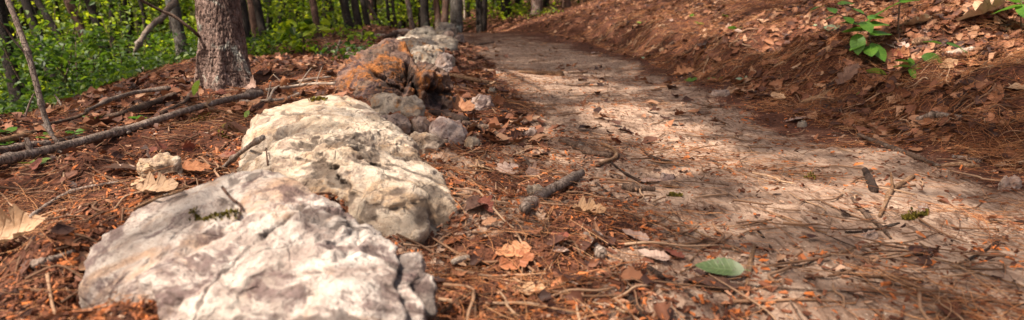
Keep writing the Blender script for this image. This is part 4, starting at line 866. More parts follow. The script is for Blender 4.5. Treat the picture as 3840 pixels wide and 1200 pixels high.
# ------------------------------------------------------------------ seedlings with broad leaves
GL = [leaf_t('oval', 12, -.35, .25, .1, 40), leaf_t('oval', 12, -.6, .15, -.1, 41)]
def gleaf(kind=0, w=1.4): T = GL[kind]; V = T[0]*[1, w, 1]+[.5, 0, 0]; return (V, T[1], T[2])
def seedling(u, v, tips, leaves, label, mat='nearleaf', rpx=3, t=None, name='seedling', group='seedlings on the bank', stemmat='twig'):
    """stem through pixel points at the base's distance; leaves = (u, v, dt, length m, yaw, pitch, roll)"""
    if t is None: p, t = hit(u, v)
    else: p = P(u, v, t)
    e = empty(name, p, label=label, cat='seedling', group=group)
    for st in tips:
        pts = [P(a, b, t+(c[0] if c else 0)) for a, b, *c in st]; r = rpx/F*t
        V, Fs = tube(pts, np.linspace(r, r*.5, len(pts)), 7, 4, .08, 1); mobj('stem', V, Fs, M[stemmat], pts[0], e)
    for i, (a, b, dt, L, yaw, pit, rol) in enumerate(leaves):
        q = P(a, b, t+dt); c, s = math.cos(yaw), math.sin(yaw)
        R = (Matrix.Rotation(yaw, 3, 'Z')@Matrix.Rotation(-pit, 3, 'Y')@Matrix.Rotation(rol, 3, 'X')); R = np.array(R)
        T = gleaf(i % 2); V = (R@(T[0]*L*(1.75 if 'bank' in group else .8)).T).T+q; mobj('leaf', V, T[1], M[mat], q, e, attrs={'lf': T[2]})
pi = math.pi
seedling(3262, 245, [[(3262, 245), (3268, 180), (3255, 110), (3250, 60)], [(3255, 110), (3210, 85), (3150, 55), (3090, 20)], [(3250, 60), (3200, 30), (3150, 10)]],
         [(3262, 170, 0, .07, -1.9, -.5, .2), (3255, 165, 0, .07, 3.4, -.3, 0), (3268, 160, 0, .08, -1.2, -.8, .1), (3262, 130, 0, .075, .1, 0, .3), (3250, 115, 0, .085, pi+.1, -.05, .3), (3215, 125, 0, .075, -1.8, -1.1, .2), (3240, 95, 0, .07, pi, .1, -.3), (3255, 95, 0, .075, .1, .0, .3),
          (3205, 80, 0, .06, pi-.2, -.2, 0), (3230, 80, 0, .065, -1.4, -.6, .2), (3250, 70, 0, .065, .2, .05, .3), (3150, 58, 0, .05, pi, -.3, 0), (3170, 62, 0, .05, -1.5, -.5, 0), (3095, 22, 0, .05, pi, -.3, 0), (3110, 28, 0, .05, -1.6, -.4, 0), (3140, 15, 0, .055, 0, 0, .3), (3190, 30, 0, .05, -1., -.4, 0)],
         'bushy broad-leaved green seedling on the bank with stacked leaf pairs')
seedling(3372, 155, [[(3372, 158), (3368, 100), (3372, 40), (3370, -30)]], [(3370, 12, 0, .15, pi+.25, -.55, .35), (3370, 8, 0, .075, .0, .1, .3), (3370, -20, 0, .12, .3, .1, .2)],
         'upright bare-stemmed seedling with one large green leaf at the frame top', rpx=4)
seedling(3412, 275, [[(3412, 278), (3415, 258), (3440, 235), (3500, 195), (3560, 150)]],
         [(3415, 252, 0, .055, pi, .0, .2), (3418, 254, 0, .055, 0, -.05, .2), (3414, 255, 0, .05, -1.5, -.7, 0), (3420, 250, 0, .03, 1.5, .9, 0), (3420, 235, 0, .045, pi-.3, .1, .2), (3455, 210, 0, .055, -.4, -.3, .9), (3530, 165, 0, .055, pi, .1, .1), (3545, 160, 0, .07, -.3, -.5, .2)],
         'low seedling with a rosette of four leaves and one arching stem on the bank', rpx=3)
seedling(3830, 120, [[(3832, 125), (3828, 60), (3835, 0)]], [(3830, 25, 0, .10, pi+.1, -.25, .3), (3832, 15, 0, .09, -1.9, -.6, 0), (3835, 5, 0, .08, .2, 0, 0), (3828, 10, 0, .07, 2.8, .2, .2)], 'dark green seedling cut by the right edge of the photo')
seedling(3312, 290, [[(3312, 292), (3320, 275)]], [(3325, 285, 0, .06, 2.7, .25, .8)], 'single pale green leaf standing on the bank lip', rpx=1.5, mat='yellowleaf')
seedling(2990, 330, [[(2990, 332), (3010, 325)]], [(3040, 322, 0, .05, pi+.1, 0, .5)], 'thin green leaf on the dark bank cut', rpx=1.2) if False else None
seedling(3195, 365, [[(3195, 366), (3215, 358)]], [(3210, 362, 0, .045, .1, .1, .9)], 'thin green blade on the dark bank cut', rpx=1.)
seedling(3145, 112, [[(3145, 115), (3142, 105)]], [(3145, 112, 0, .05, .9, .2, .7), (3140, 112, 0, .05, 2.3, .2, -.7)], 'pale heart-shaped green leaf pair beyond the bushy seedling', rpx=1.2, mat='paleleaf')
seedling(3058, 95, [[(3058, 98), (3058, 93)]], [(3050, 95, 0, .045, .1, .1, .5)], 'small pale leaf farther up the bank', rpx=1., mat='paleleaf')
for k, (u, v, m, l) in enumerate([(2410, 88, 'yellowleaf', 'bright green leaf on the far bank'), (2430, 222, 'paleleaf', 'pale grey-green leaf pair at the foot of the bank'), (2630, 92, 'yellowleaf', 'yellow-green leaf on the middle of the bank'), (2765, 112, 'nearleaf', 'dark green leaf beyond the brown foot stone'),
                              (2595, 62, 'nearleaf', 'green sprig high on the far bank'), (2580, 305, 'nearleaf', 'green blade at the path edge by the orange curled leaf'), (2690, 305, 'nearleaf', 'small green sprout above the brown foot stone'), (2800, 305, 'paleleaf', 'long pale blade on the bank toe'), (2730, 65, 'yellowleaf', 'sprout of yellow leaves high on the bank')]):
    seedling(u, v, [[(u, v+3), (u+2, v-5)]], [(u, v, 0, .05, .3+k, .25, .5), (u, v, 0, .045, 2.6+k, .2, -.4)], l, rpx=1.2, mat=m)
seedling(928, 480, [[(928, 482), (932, 450), (925, 425)]], [(918, 440, 0, .04, .9, .9, .6)], 'tiny green sprout between the vein-marked leaf and the cream boulder', rpx=1.5, group='green sprouts left of the boulders', mat='yellowleaf')
seedling(740, 380, [[(745, 385), (742, 330), (748, 300)]], [(746, 300, -.05, .10, pi+.4, -1.2, .6)], 'bright green hanging leaf at the left foot of the oak', rpx=2, group='green sprouts left of the boulders', mat='yellowleaf')
for k, (u, v, m, l) in enumerate([(130, 620, 'yellowleaf', 'yellow-green sprout below the long fallen branch'), (20, 500, 'nearleaf', 'round dark green leaf at the left edge of the litter'), (180, 520, 'nearleaf', 'green leaf cluster beside the foot of the leaning stem'), (350, 450, 'nearleaf', 'green leaf behind the white twigs'),
                              (520, 450, 'nearleaf', 'green sprig beside the thick brown log'), (410, 438, 'yellowleaf', 'yellow leaf on the litter right of the white twigs'), (305, 478, 'yellowleaf', 'pale leaf pair under the white twigs'), (280, 505, 'nearleaf', 'small green sprout beside the short dark log'), (30, 545, 'nearleaf', 'green leaf between the two logs at the left edge')]):
    seedling(u, v, [[(u, v+4), (u+2, v-4)]], [(u, v-2, 0, .06, .2+k, .3, .4), (u, v-2, 0, .05, 2.2+k, .2, -.3), (u, v-2, 0, .05, 4+k, .3, .2)], l, rpx=1.5, group='green sprouts left of the boulders', mat=m)

for px_, l_ in [([(85, 480, 3.0), (100, 420, 3.0), (118, 370, 3.0), (128, 352, 3.0)], 'short upright dead stem left of the leaning stem'), ([(270, 465, 3.4), (240, 410, 3.45), (215, 370, 3.5), (205, 355, 3.5)], 'dead stem leaning left behind the leaning stem'),
                ([(560, 360, 5.2), (548, 300, 5.2), (535, 250, 5.2)], 'thin dead stem below the hanging dead limb'), ([(1250, 240, 6.), (1262, 190, 6.), (1275, 150, 6.)], 'thin pale dead stem left of the rusty boulder'), ([(1150, 170, 8.), (1120, 115, 8.), (1095, 80, 8.)], 'pale dead stem slanting behind the large-leaved sapling')]:
    q_ = np.array([P(*a) for a in px_]); q_ = np.vstack([[q_[0][0], q_[0][1], float(terr(q_[0][0], q_[0][1]))-.05], q_])
    V, Fs = tube(q_, np.linspace(5, 3, len(q_))/F*px_[0][2], 8, 5, .12, 3, 2); mobj('dead_sapling', V, Fs, M['greytwig'], q_[0], None, label=l_, cat='dead stem', group='bare dead stems at the edge of the wood')
# leaning sapling stem with side twig
e = empty('sapling', P(212, 556, 2.35), label='thin bare leaning stem rising behind the long branch at the left', cat='sapling')
pts = [P(214, 565, 2.36), P(210, 550, 2.35), P(190, 495, 2.35), P(165, 430, 2.35), P(145, 350, 2.35), P(130, 292, 2.35), P(108, 210, 2.35), P(88, 150, 2.35), P(60, 75, 2.36), P(30, 0, 2.37), P(0, -90, 2.4), P(-60, -300, 2.5), P(-90, -600, 2.6)]
V, Fs = tube(pts, np.array([9, 9, 9, 9.5, 10, 10.5, 11, 10.5, 10.5, 10, 9, 8, 6])/F*2.35, 14, 8, .10, 5, 5, nf=.8); mobj('stem', V, Fs, M['greytwig'], pts[0], e)
pts = [P(108, 212, 2.35), P(85, 188, 2.34), P(50, 148, 2.32), P(20, 105, 2.3), P(-20, 60, 2.28), P(-60, 40, 2.26)]; V, Fs = tube(pts, np.array([5, 4, 3.5, 3, 2.5, 2])/F*2.35, 8, 6, .1, 6); mobj('side_twig', V, Fs, M['twig'], pts[0], e)

# ------------------------------------------------------------------ sun direction and where its light falls
SUN_EL = math.radians(60); SUN_AZ = math.radians(208)      # direction towards the sun, measured from +X counter-clockwise
TS = np.array([math.cos(SUN_EL)*math.cos(SUN_AZ), math.cos(SUN_EL)*math.sin(SUN_AZ), math.sin(SUN_EL)])
LITS = []   # gaps shaped into the unseen crowns to throw wanted sun patches: pixel, radius (m), strength
def lit(u, v, rx, ry, a=1., z=0.):
    p = hit(u, v)[0] if z == 0 else P(u, v, z); q = p-TS*(p[2]/TS[2]); LITS.append((q[0], q[1], rx*1.2, ry*1.2, a*1.1))
for a in [(1950, 285, .35, .30, 1), (2130, 330, .3, .3, .8), (2330, 420, .20, .3, .95), (2480, 490, .20, .25, 1), (2560, 560, .16, .18, 1), (2760, 610, .16, .12, .8), (3000, 700, .13, .12, .9), (3300, 770, .17, .10, 1.1), (3640, 820, .15, .10, .75), (3420, 700, .10, .10, .6),
          (1950, 950, .14, .10, .8), (1900, 1120, .16, .10, .8), (2250, 830, .14, .12, .75), (2350, 960, .14, .10, .7), (2080, 1050, .12, .12, .7), (1850, 480, .22, .3, .7), (2150, 600, .14, .16, .7), (2100, 690, .10, .1, .6),
          (60, 850, .22, .25, 1.1), (150, 1100, .2, .15, .9), (350, 720, .22, .2, .85), (600, 650, .2, .2, .9), (820, 520, .25, .25, .75), (500, 500, .3, .3, .6), (1050, 300, .4, .5, .8), (1200, 330, .25, .3, .8), (1150, 220, .7, .9, .7), (300, 430, .4, .4, .5),
          (2560, 105, .45, .45, .9), (2720, 110, .4, .4, 1), (2880, 120, .35, .32, 1.1), (3050, 130, .3, .26, 1), (3560, 200, .3, .18, 1.1), (3780, 225, .25, .16, 1.1), (2320, 70, .5, .9, .6), (3250, 60, .3, .3, .7), (3500, 60, .4, .4, .8), (3750, 60, .35, .35, .8), (2500, 330, .06, .06, .5), (1650, 420, .2, .2, .6), (2200, 100, .4, .8, .4)]: lit(*a)
for a in [(1000, 1050, .26, .20, 1.2, .95), (1300, 1000, .18, .14, .9, 1.05), (950, 660, .10, .10, 1., 1.3), (560, 1050, .10, .10, .8, 1.), (1230, 800, .10, .08, .9, 1.2),
          (1000, 450, .22, .22, 1.2, 2.1), (1180, 390, .25, .14, 1.1, 2.2), (1350, 420, .10, .10, .7, 2.1), (1320, 610, .2, .10, 1.1, 1.62), (1080, 600, .12, .08, 1, 1.7), (1560, 720, .12, .10, 1., 1.58), (1330, 290, .25, .25, 1.1, 3.5), (1480, 200, .25, .25, 1.1, 3.6), (1610, 300, .14, .14, .9, 3.4), (1560, 170, .25, .25, .9, 5.2), (1640, 150, .4, .4, .7, 7.8),
          (800, 150, .35, .35, 1.2, 3.9), (770, 40, .4, .4, 1.2, 3.9), (830, 300, .25, .25, 1., 3.9), (150, 250, .1, .4, .8, 2.35)]: lit(a[0], a[1], a[2], a[3], a[4], a[5])
LT = np.array(LITS)
def litf(X, Y):
    dl = X-XL(Y); dr = X-XR(Y); pth = sst(-.1, .15, dl)*sst(.1, -.2, dr)
    b = .085+.09*pth+.38*sst(.1, -.2, dl)*sst(4, 2, Y)+.25*sst(.1, -.2, dl)*sst(2, 4, Y)+.30*sst(.45, .8, dr)-.12*sst(3.2, 5, Y)*pth
    b = b-.14*np.exp(-(((X-.95)/.35)**2+((Y-1.35)/.25)**2))-.2*np.exp(-(((X-1.0)/.3)**2+((Y-3.6)/.9)**2))
    b = b+.12*pth*sst(2.4, 1.7, Y)
    r = b*(.8+.6*vn(v3(X*1.1, Y*1.1, X*0+6)))
    for x, y, a, b, s in LT: r = np.maximum(r, s*np.exp(-(((X-x)/a)**2+((Y-y)/b)**2)**1.3*.7))
    return r*(1-.5*sst(-.12, .05, dr)*sst(.55, .35, dr)*sst(8, 5, Y))  # unseen crown leaves kept thicker here to darken the bank foot

# ------------------------------------------------------------------ trees
TREES = []
def tree(u0, v0, u1, wpx, D, bark, label, kind='tree', wob=.02, H=9., detail=1, wtop=None, group='trees of the wood', nolimb=False):
    a = P(u0, v0, D); b = P(u1, 0, D); d = (b-a); d /= d[2]; z0 = float(terr(a[0], a[1])); 
    for _ in range(3): base = a+d*(z0-.1-a[2]); z0 = float(terr(base[0], base[1]))
    r = wpx/2/F*D; n = 9; zs = np.array([0, .12, .35, .8, 1.5, 2.6, 4.2, 6.4, H]); zs[-1] = H; pts = []
    ph = random.random()*9
    vis = d.copy(); vert = np.array([d[0]*.35, d[1]*.35, 1])
    cur = base.copy()
    for i, z in enumerate(zs):
        if i: cur = cur+(vis if z < 2.8 else vert)*(z-zs[i-1])
        pts.append(cur+np.array([math.sin(ph+z*1.7), math.cos(ph*2+z*1.3), 0])*wob*min(1, z)*(1+z*.15))
    rad = r*np.array([1.45, 1.2, 1.06, 1.0, .96, .9, .78, .6, .25]); base = pts[0]
    e = empty(kind, (base[0], base[1], z0), label=label, cat='tree', group=group)
    parts = [tube(pts, rad, 18 if detail else 10, 5, .13, random.randrange(99), nf=.8)]
    if not nolimb:
        for k in range(4):
            i = random.choice([5, 6, 6, 7]); an = random.random()*6.28; q = pts[i]; dv = np.array([math.cos(an), math.sin(an), .7]); L = random.uniform(1., 2.2)
            parts.append(tube([q, q+dv*L*.5, q+dv*L+[0, 0, .3]], [rad[i]*.5, rad[i]*.35, .01], 6, 3, .1, k))
    V, Fs = join(parts); mobj('trunk', V, Fs, M[bark], e.location, e); TREES.append((e, pts[-2], pts[-1], pts, rad)); return e, pts, rad
# the big oak at the left
oe, opts, orad = None, None, None
def oak():
    D = 4.0; a = P(855, 375, D); b = P(812, 0, D); d = (b-a)/(b-a)[2]; zs = np.array([-.12, 0, .06, .14, .25, .45, .8, 1.3, 2.2, 3.6, 5.4, 7.5]); r0 = 81/F*D
    pts = np.array([a+d*(z if z < 1.5 else 1.5+(z-1.5)*1.0)+np.array([d[0]*-.5, 0, 0])*max(0, z-1.5) for z in zs]); z0 = float(terr(a[0], a[1]))
    pts[:, 2] += z0-a[2]; rad = r0*np.array([1.16, 1.06, 1.02, 1.0, .985, .97, .96, .95, .9, .8, .62, .3])
    e = empty('oak_tree', (a[0], a[1], z0), label='stout oak trunk with cracked pinkish bark and lichen standing behind the fallen branch', cat='tree', group='trees of the wood')
    V, Fs = tube(pts, rad, 220, 26, .0, 1, cap=False); ang = np.arctan2(V[:, 1]-a[1], V[:, 0]-a[0])
    q = np.stack([np.cos(ang)*3.0, np.sin(ang)*3.0, V[:, 2]*7.5], -1); f = fbm(q*3.4+np.stack([vn(q*2), vn(q*2, 3), 0*ang], -1)*.5, 4, 61, .55, True)
    dd = -.006*sst(.7, 1.15, f)+.0025*fbm(q*9, 3, 62)+.004*fbm(q*1.4, 3, 63)
    ctr = np.stack([np.interp(V[:, 2], pts[:, 2], pts[:, 0]), np.interp(V[:, 2], pts[:, 2], pts[:, 1]), V[:, 2]], -1); N = V-ctr; N[:, 2] = 0; N /= np.linalg.norm(N, axis=1, keepdims=True)+1e-9
    rt = .35*sst(.35, -.05, V[:, 2]-z0)*np.maximum(0, np.cos(ang*5+1))*.12
    V = V+N*(dd+rt)[:, None]; parts = [(V, Fs)]
    for k in range(7):
        i = random.choice([8, 9, 9, 10, 10]); an = k*.9; qn = pts[i]; dv = np.array([math.cos(an), math.sin(an), .75]); L = random.uniform(1.5, 3); parts.append(tube([qn, qn+dv*L*.5, qn+dv*L], [rad[i]*.45, rad[i]*.3, .012], 8, 3, .1, k))
    V, Fs = join(parts); mobj('trunk', V, Fs, M['oak'], e.location, e)
    b2 = [P(752, 140, 3.92), P(735, 125, 3.85), P(700, 95, 3.8), P(650, 60, 3.78), P(600, 38, 3.75), P(550, 12, 3.7), P(500, -20, 3.65), P(440, -60, 3.6)]; V, Fs = tube(b2, np.array([7, 6.5, 6, 6, 5.5, 5.5, 5, 4])/F*3.8, 9, 6, .1, 5)
    mobj('dead_branch', V, Fs, M['twig'], b2[0], e)
    TREES.append((e, pts[-2], pts[-1], pts, rad))
oak()
TL = [ # u0, v0, u1(top), width px, distance, bark, label
 (75, 400, 5, 46, 6.5, 'darkbark', 'dark trunk with pale scars at the left edge of the wood'),
 (215, 340, 98, 34, 9., 'darkbark', 'leaning trunk behind the thin leaning stem'),
 (345, 370, 145, 24, 8.5, 'darkbark', 'thin black trunk slanting steeply left, third from the left edge'),
 (390, 350, 255, 34, 11., 'redbark', 'pale brown leaning trunk right of the steeply slanting black one'),
 (440, 360, 330, 34, 10., 'darkbark', 'broad black trunk half hidden by leaves between the leaning stem and the oak'),
 (712, 330, 638, 46, 8.5, 'greybark', 'greyish trunk leaning left just left of the oak'),
 (505, 300, 470, 16, 13., 'darkbark', 'slim dark trunk left of the hanging dead limb'),
 (590, 320, 520, 15, 11., 'darkbark', 'slim dark trunk crossing behind the hanging dead limb'),
 (665, 300, 640, 12, 15., 'darkbark', 'thin trunk seen just left of the greyish leaning trunk'),
 (938, 250, 900, 36, 8., 'darkbark', 'dark trunk touching the right side of the oak'),
 (975, 240, 942, 28, 8.5, 'redbark', 'reddish trunk right of the oak, left stem of a close pair'),
 (1002, 235, 962, 28, 8.3, 'darkbark', 'dark trunk right of the oak, right stem of a close pair'),
 (1012, 240, 1000, 10, 14., 'darkbark', 'very thin black trunk left of the large-leaved sapling'),
 (1062, 240, 1062, 12, 13., 'darkbark', 'thin straight trunk in the darkest part of the wood'),
 (1098, 245, 1085, 12, 13.5, 'darkbark', 'thin straight trunk left of the large-leaved sapling'),
 (1208, 225, 1172, 24, 8.6, 'redbark', 'splintered trunk with pale streaks right of the large-leaved sapling'),
 (1272, 140, 1240, 13, 14., 'darkbark', 'slim trunk between the splintered trunk and the tall black one'),
 (1325, 160, 1283, 30, 10.5, 'darkbark', 'tall black leaning trunk with dead leaves at its foot'),
 (1352, 150, 1330, 26, 11., 'darkbark', 'dark trunk close on the right of the tall black leaning one'),
 (1392, 140, 1355, 20, 12., 'darkbark', 'dark leaning trunk behind the moss-topped stone'),
 (1402, 135, 1385, 18, 13., 'redbark', 'brown trunk just right of the dark leaning one'),
 (1445, 125, 1370, 8, 12.5, 'darkbark', 'thin curved stem bending left above the moss-topped stone'),
 (1468, 128, 1450, 12, 13., 'darkbark', 'thin dark trunk left of the peaked brown boulder'),
 (1488, 120, 1480, 13, 14., 'darkbark', 'straight dark trunk above the peaked brown boulder'),
 (1503, 105, 1500, 11, 17., 'darkbark', 'thin far trunk between the straight dark one and the pale brown one'),
 (1548, 124, 1533, 18, 12., 'oak', 'pale brown smooth trunk behind the peaked brown boulder'),
 (1596, 112, 1596, 31, 12.5, 'darkbark', 'thick near-black upright trunk behind the grey-brown boulder'),
 (1642, 95, 1638, 24, 13.5, 'redbark', 'reddish trunk behind the far boulders, left of the twin'),
 (1668, 95, 1668, 28, 13.2, 'redbark', 'reddish trunk touching the lichen-grey trunk, right of the twin'),
 (1708, 112, 1706, 45, 12.2, 'greybark', 'thick lichen-grey trunk at the far end of the boulder row'),
 (1741, 118, 1742, 6, 16., 'palewood', 'thin pale bare stem right of the lichen-grey trunk'),
 (1759, 112, 1757, 12, 17., 'darkbark', 'slim dark trunk right of the thin pale stem'),
 (1792, 112, 1780, 14, 14., 'darkbark', 'curved dark trunk at the bend of the path, left of a pair'),
 (1802, 112, 1798, 18, 14., 'darkbark', 'straight dark trunk at the bend of the path, right of a pair'),
 (1820, 100, 1812, 9, 18., 'darkbark', 'thin far trunk just right of the pair at the bend'),
 (1845, 96, 1846, 12, 18., 'redbark', 'brown far trunk over the bend of the path'),
 (1858, 92, 1860, 10, 18.5, 'darkbark', 'dark far trunk close to the brown one over the bend'),
 (1884, 90, 1870, 11, 17., 'darkbark', 'dark slightly leaning trunk left of the pale streaked one'),
 (1898, 88, 1893, 9, 19., 'redbark', 'brown far trunk beside the pale streaked one'),
 (1910, 85, 1904, 7, 17., 'palewood', 'pale streaked slim trunk above the bend of the path'),
 (1938, 75, 1940, 16, 21., 'darkbark', 'broad far dark trunk half covered in leaves left of the big pinkish one'),
 (2010, 60, 2014, 44, 14.5, 'oak', 'big pinkish-grey trunk on the crest of the bank'),
 (2044, 52, 2046, 20, 16., 'darkbark', 'dark trunk just right of the big pinkish-grey one'),
 (2060, 50, 2062, 9, 18., 'darkbark', 'thin dark trunk between the two thick ones on the bank crest'),
 (2083, 45, 2084, 7, 20., 'darkbark', 'thinnest dark trunk on the bank crest'),
 (2124, 34, 2122, 30, 14., 'redbark', 'thick brown trunk highest on the bank crest'),
 (2160, 25, 2160, 9, 17., 'darkbark', 'slim trunk right of the thick brown one on the crest'),
 (2196, 18, 2198, 10, 18., 'darkbark', 'rightmost slim trunk showing above the bank')]
for a in TL:
    nm = 'tree'; e, pts, rad = tree(a[0], a[1], a[2], a[3], a[4], a[5], a[6], H=9 if a[3] > 14 else 6.5, detail=a[3] > 20, wob=.03 if a[3] > 14 else .06)
    if a[6].startswith('greyish trunk'):
        b2 = [P(655, 10, 8.1), P(632, 30, 7.9), P(610, 65, 7.8), P(575, 90, 7.7), P(545, 125, 7.6), P(520, 165, 7.5), P(507, 195, 7.5)]; V, Fs = tube(b2, np.array([12, 12, 11, 11, 10, 9, 8])/F*7.8, 10, 5, .15, 5, 2); mobj('dead_limb', V, Fs, M['greytwig'], b2[0], e)

# crowns: leaves gathered on the nearest tree, unseen, thinned to shape the dapples below
def crowns():
    n = 230000; gx_ = rng.uniform(-3.8, 5, n); gy_ = rng.uniform(-.5, 12.5, n); h = rng.uniform(8.5, 11.5, n)
    Lf = litf(gx_, gy_)
    cl = .5+.5*sst(-.5, .4, fbm(v3(gx_*1.6, gy_*1.6), 3, 55))
    cl = .6+.4*sst(-.6, .2, fbm(v3(gx_*1.3, gy_*1.3), 3, 55)); w = np.clip(-np.log(np.clip(Lf*1.0, .03, 1))/3.9, 0, 1)*cl
    k = rng.random(n) < w*.85; gx_, gy_, h = gx_[k], gy_[k], h[k]; pos = v3(gx_, gy_, 0*h)+TS*(h/TS[2])[:, None]
    m = 26000; X = rng.uniform(-16, 9, m); Y = rng.uniform(4, 26, m); Z = rng.uniform(4.5, 8.5, m); kk = (fbm(v3(X*.6, Y*.6), 3, 5) > .3) & ~((X > -7.5-.0*Y) & (Y < 15) & (X < 6)); X, Y, Z = X[kk], Y[kk], Z[kk]
    pos = np.vstack([pos, v3(X, Y, Z)]); sz = np.concatenate([rng.uniform(.075, .125, len(gx_)), rng.uniform(.14, .26, len(X))])
    N = rng.normal(0, .45, (len(pos), 3)); N[:, 2] += 1; N /= np.linalg.norm(N, axis=1, keepdims=True); R = basis(N, rng.random(len(pos))*6.28)
    tp = np.array([t[2] for t in TREES]); wt = np.array([.55 if t[4][3] > .1 else 1.3 for t in TREES])
    d = np.linalg.norm(pos[:, None, :2]-tp[None, :, :2], axis=2)*wt[None]; own = d.argmin(1)
    for i, t in enumerate(TREES):
        ids = np.where(own == i)[0]
        if len(ids) < 12:
            q = t[2]+rng.normal(0, .6, (60, 3)); s2 = rng.uniform(.12, .22, 60); N2 = rng.normal(0, .5, (60, 3)); N2[:, 2] += 1; N2 /= np.linalg.norm(N2, axis=1, keepdims=True)
            scatter('crown', RH, q, basis(N2, rng.random(60)*6.28), s2, M['canopy'], np.array(t[0].location), t[0])
        else: scatter('crown', RH, pos[ids], R[ids], sz[ids], M['canopy'], np.array(t[0].location), t[0])
crowns()

# ------------------------------------------------------------------ understory
def sprays(c, n, r, flat=.25):
    """leaf positions in a flattened tier around centres c (k,3)"""
    k = len(c); a = rng.random((k, n))*6.28; q = np.sqrt(rng.random((k, n)))*np.asarray(r).reshape(-1, 1)
    p = np.stack([np.cos(a)*q, np.sin(a)*q, rng.normal(0, 1, (k, n))*flat*np.asarray(r).reshape(-1, 1)-.25*q], -1)+c[:, None]; return p.reshape(-1, 3)
def leafR(n, tilt=.5):
    N = rng.normal(0, tilt, (n, 3)); N[:, 2] += 1; N /= np.linalg.norm(N, axis=1, keepdims=True); return basis(N, rng.random(n)*6.28, None, rng.normal(.25, .3, n))
SHL = []
def shrub(u, v, D, h, w, n, label, mat='leaves', ls=.06, kind='shrub', stems=3, top=None):
    p = P(u, v, D); z = float(terr(p[0], p[1])); base = np.array([p[0], p[1], z]); hh = max(.15, (P(u, top, D)[2]-z) if top is not None else h)
    e = empty(kind, base, label=label, cat='shrub', group='leafy shrubs of the wood'); parts = []; cs = []
    for s in range(stems):
        an = random.random()*6.28; t_ = base+np.array([math.cos(an)*w*.35, math.sin(an)*w*.35, hh*random.uniform(.7, 1)]); m = (base+t_)/2+np.array([random.uniform(-1, 1), random.uniform(-1, 1), 0])*w*.1
        parts.append(tube([base-[0, 0, .05], m, t_], [.008+.004*hh, .006, .003], 6, 4, .1, s))
        for k in range(5): f = random.uniform(.35, 1); cs.append(base*(1-f)+t_*f+np.array([random.uniform(-1, 1), random.uniform(-1, 1), random.uniform(-.1, .1)])*w*.4)
    V, Fs = join(parts); mobj('stem', V, Fs, M['twig'], base, e)
    cs = np.array(cs); q = sprays(cs, max(3, n//len(cs)), w*.25, .2); q = q[::2] if n > 250 else q; scatter('foliage', SL, q, leafR(len(q), .45), rng.uniform(.7, 1.3, len(q))*ls, M[mat], base, e)
SH = [(150, 330, 6., .5, .9, 500, 'leafy shrub behind the thin leaning stem', 'leaves', .06, 60), (290, 300, 6.5, .6, 1., 600, 'broad shrub with horizontal leaf tiers left of the dead limb', 'leaves', .065, 90), (420, 300, 7., .6, 1., 600, 'shrub in front of the broad black trunk', 'leaves', .06, 110),
      (60, 260, 7., .7, .9, 500, 'tall leafy shrub at the left edge of the photo', 'leaves', .06, 20), (200, 180, 8., .9, 1.2, 600, 'tall shrub with leaves over the steeply slanting trunk', 'leaves', .07, -30), (560, 290, 8., .6, 1., 500, 'shrub below the hanging dead limb', 'leaves', .06, 150),
      (660, 250, 9.5, .6, .8, 400, 'light green shrub in front of the greyish leaning trunk', 'farleaves', .06, 150), (470, 200, 8.5, .8, 1.2, 600, 'tiered shrub between the black trunk and the dead limb', 'leaves', .07, 20), (1000, 290, 6.8, .3, .55, 160, 'small bright green shrub at the foot of the close pair of trunks', 'farleaves', .045, 215),
      (930, 300, 6.6, .25, .35, 90, 'tiny bright sprig shrub right of the oak', 'farleaves', .045, 235), (1060, 270, 8., .3, .6, 140, 'low light green shrub on the litter edge left of the splintered trunk', 'farleaves', .05, 225), (1145, 230, 7., .7, .5, 110, 'sapling with large hanging bright leaves left of the splintered trunk', 'farleaves', .10, 60),
      (1262, 250, 6., .3, .4, 80, 'small green shrub on the litter left of the rusty boulder', 'leaves', .05, 195), (1330, 245, 5.6, .22, .35, 80, 'low green sprouting shrub against the rusty boulder', 'leaves', .05, 205), (1345, 190, 8., .3, .3, 40, 'yellow-green sapling leaves behind the rusty boulder', 'farleaves', .07, 145),
      (1235, 190, 9., .5, .8, 240, 'shrub right of the splintered trunk', 'farleaves', .06, 70), (820, 250, 10., .6, .8, 200, 'shrub hidden behind the oak', 'leaves', .06, 100), (1180, 150, 11., .8, 1., 380, 'high airy shrub behind the splintered trunk', 'farleaves', .06, 0), (1420, 120, 13., .6, 1., 300, 'light shrub behind the curved stem', 'farleaves', .06, 50),
      (2040, 75, 13.5, .35, .9, 220, 'yellow-green shrub at the foot of the big pinkish-grey trunk', 'farleaves', .05, 45), (2080, 60, 14., .4, .8, 200, 'yellow-green shrub between the thick trunks on the bank crest', 'farleaves', .05, 30), (1960, 75, 16., .6, 1., 300, 'bright shrub left of the big pinkish-grey trunk', 'farleaves', .06, 10),
      (1560, 100, 15., .5, .8, 200, 'bright shrub behind the thick near-black trunk', 'farleaves', .06, 20), (740, 260, 7.5, .5, .5, 120, 'shrub peeping out at the left side of the oak', 'leaves', .06, 170)]
for (u, v, D, h, w, n, lab, mt, ls, top) in SH: shrub(u, v, D, h, w, int(n*1.3), lab, mt, ls, top=top)
# star-shaped sprig left of oak
seedling(712, 215, [[(735, 228), (712, 200), (690, 190)]], [(712, 195, 0, .07, pi, .1, .3), (712, 195, 0, .06, .3, .1, .3), (712, 195, 0, .05, -1.7, -.3, 0), (725, 212, 0, .09, .2, 0, .6)], 'yellow-green star of leaves on a thin stalk left of the oak', mat='yellowleaf', t=3.9, rpx=1.5, group='green sprouts left of the boulders') if False else None

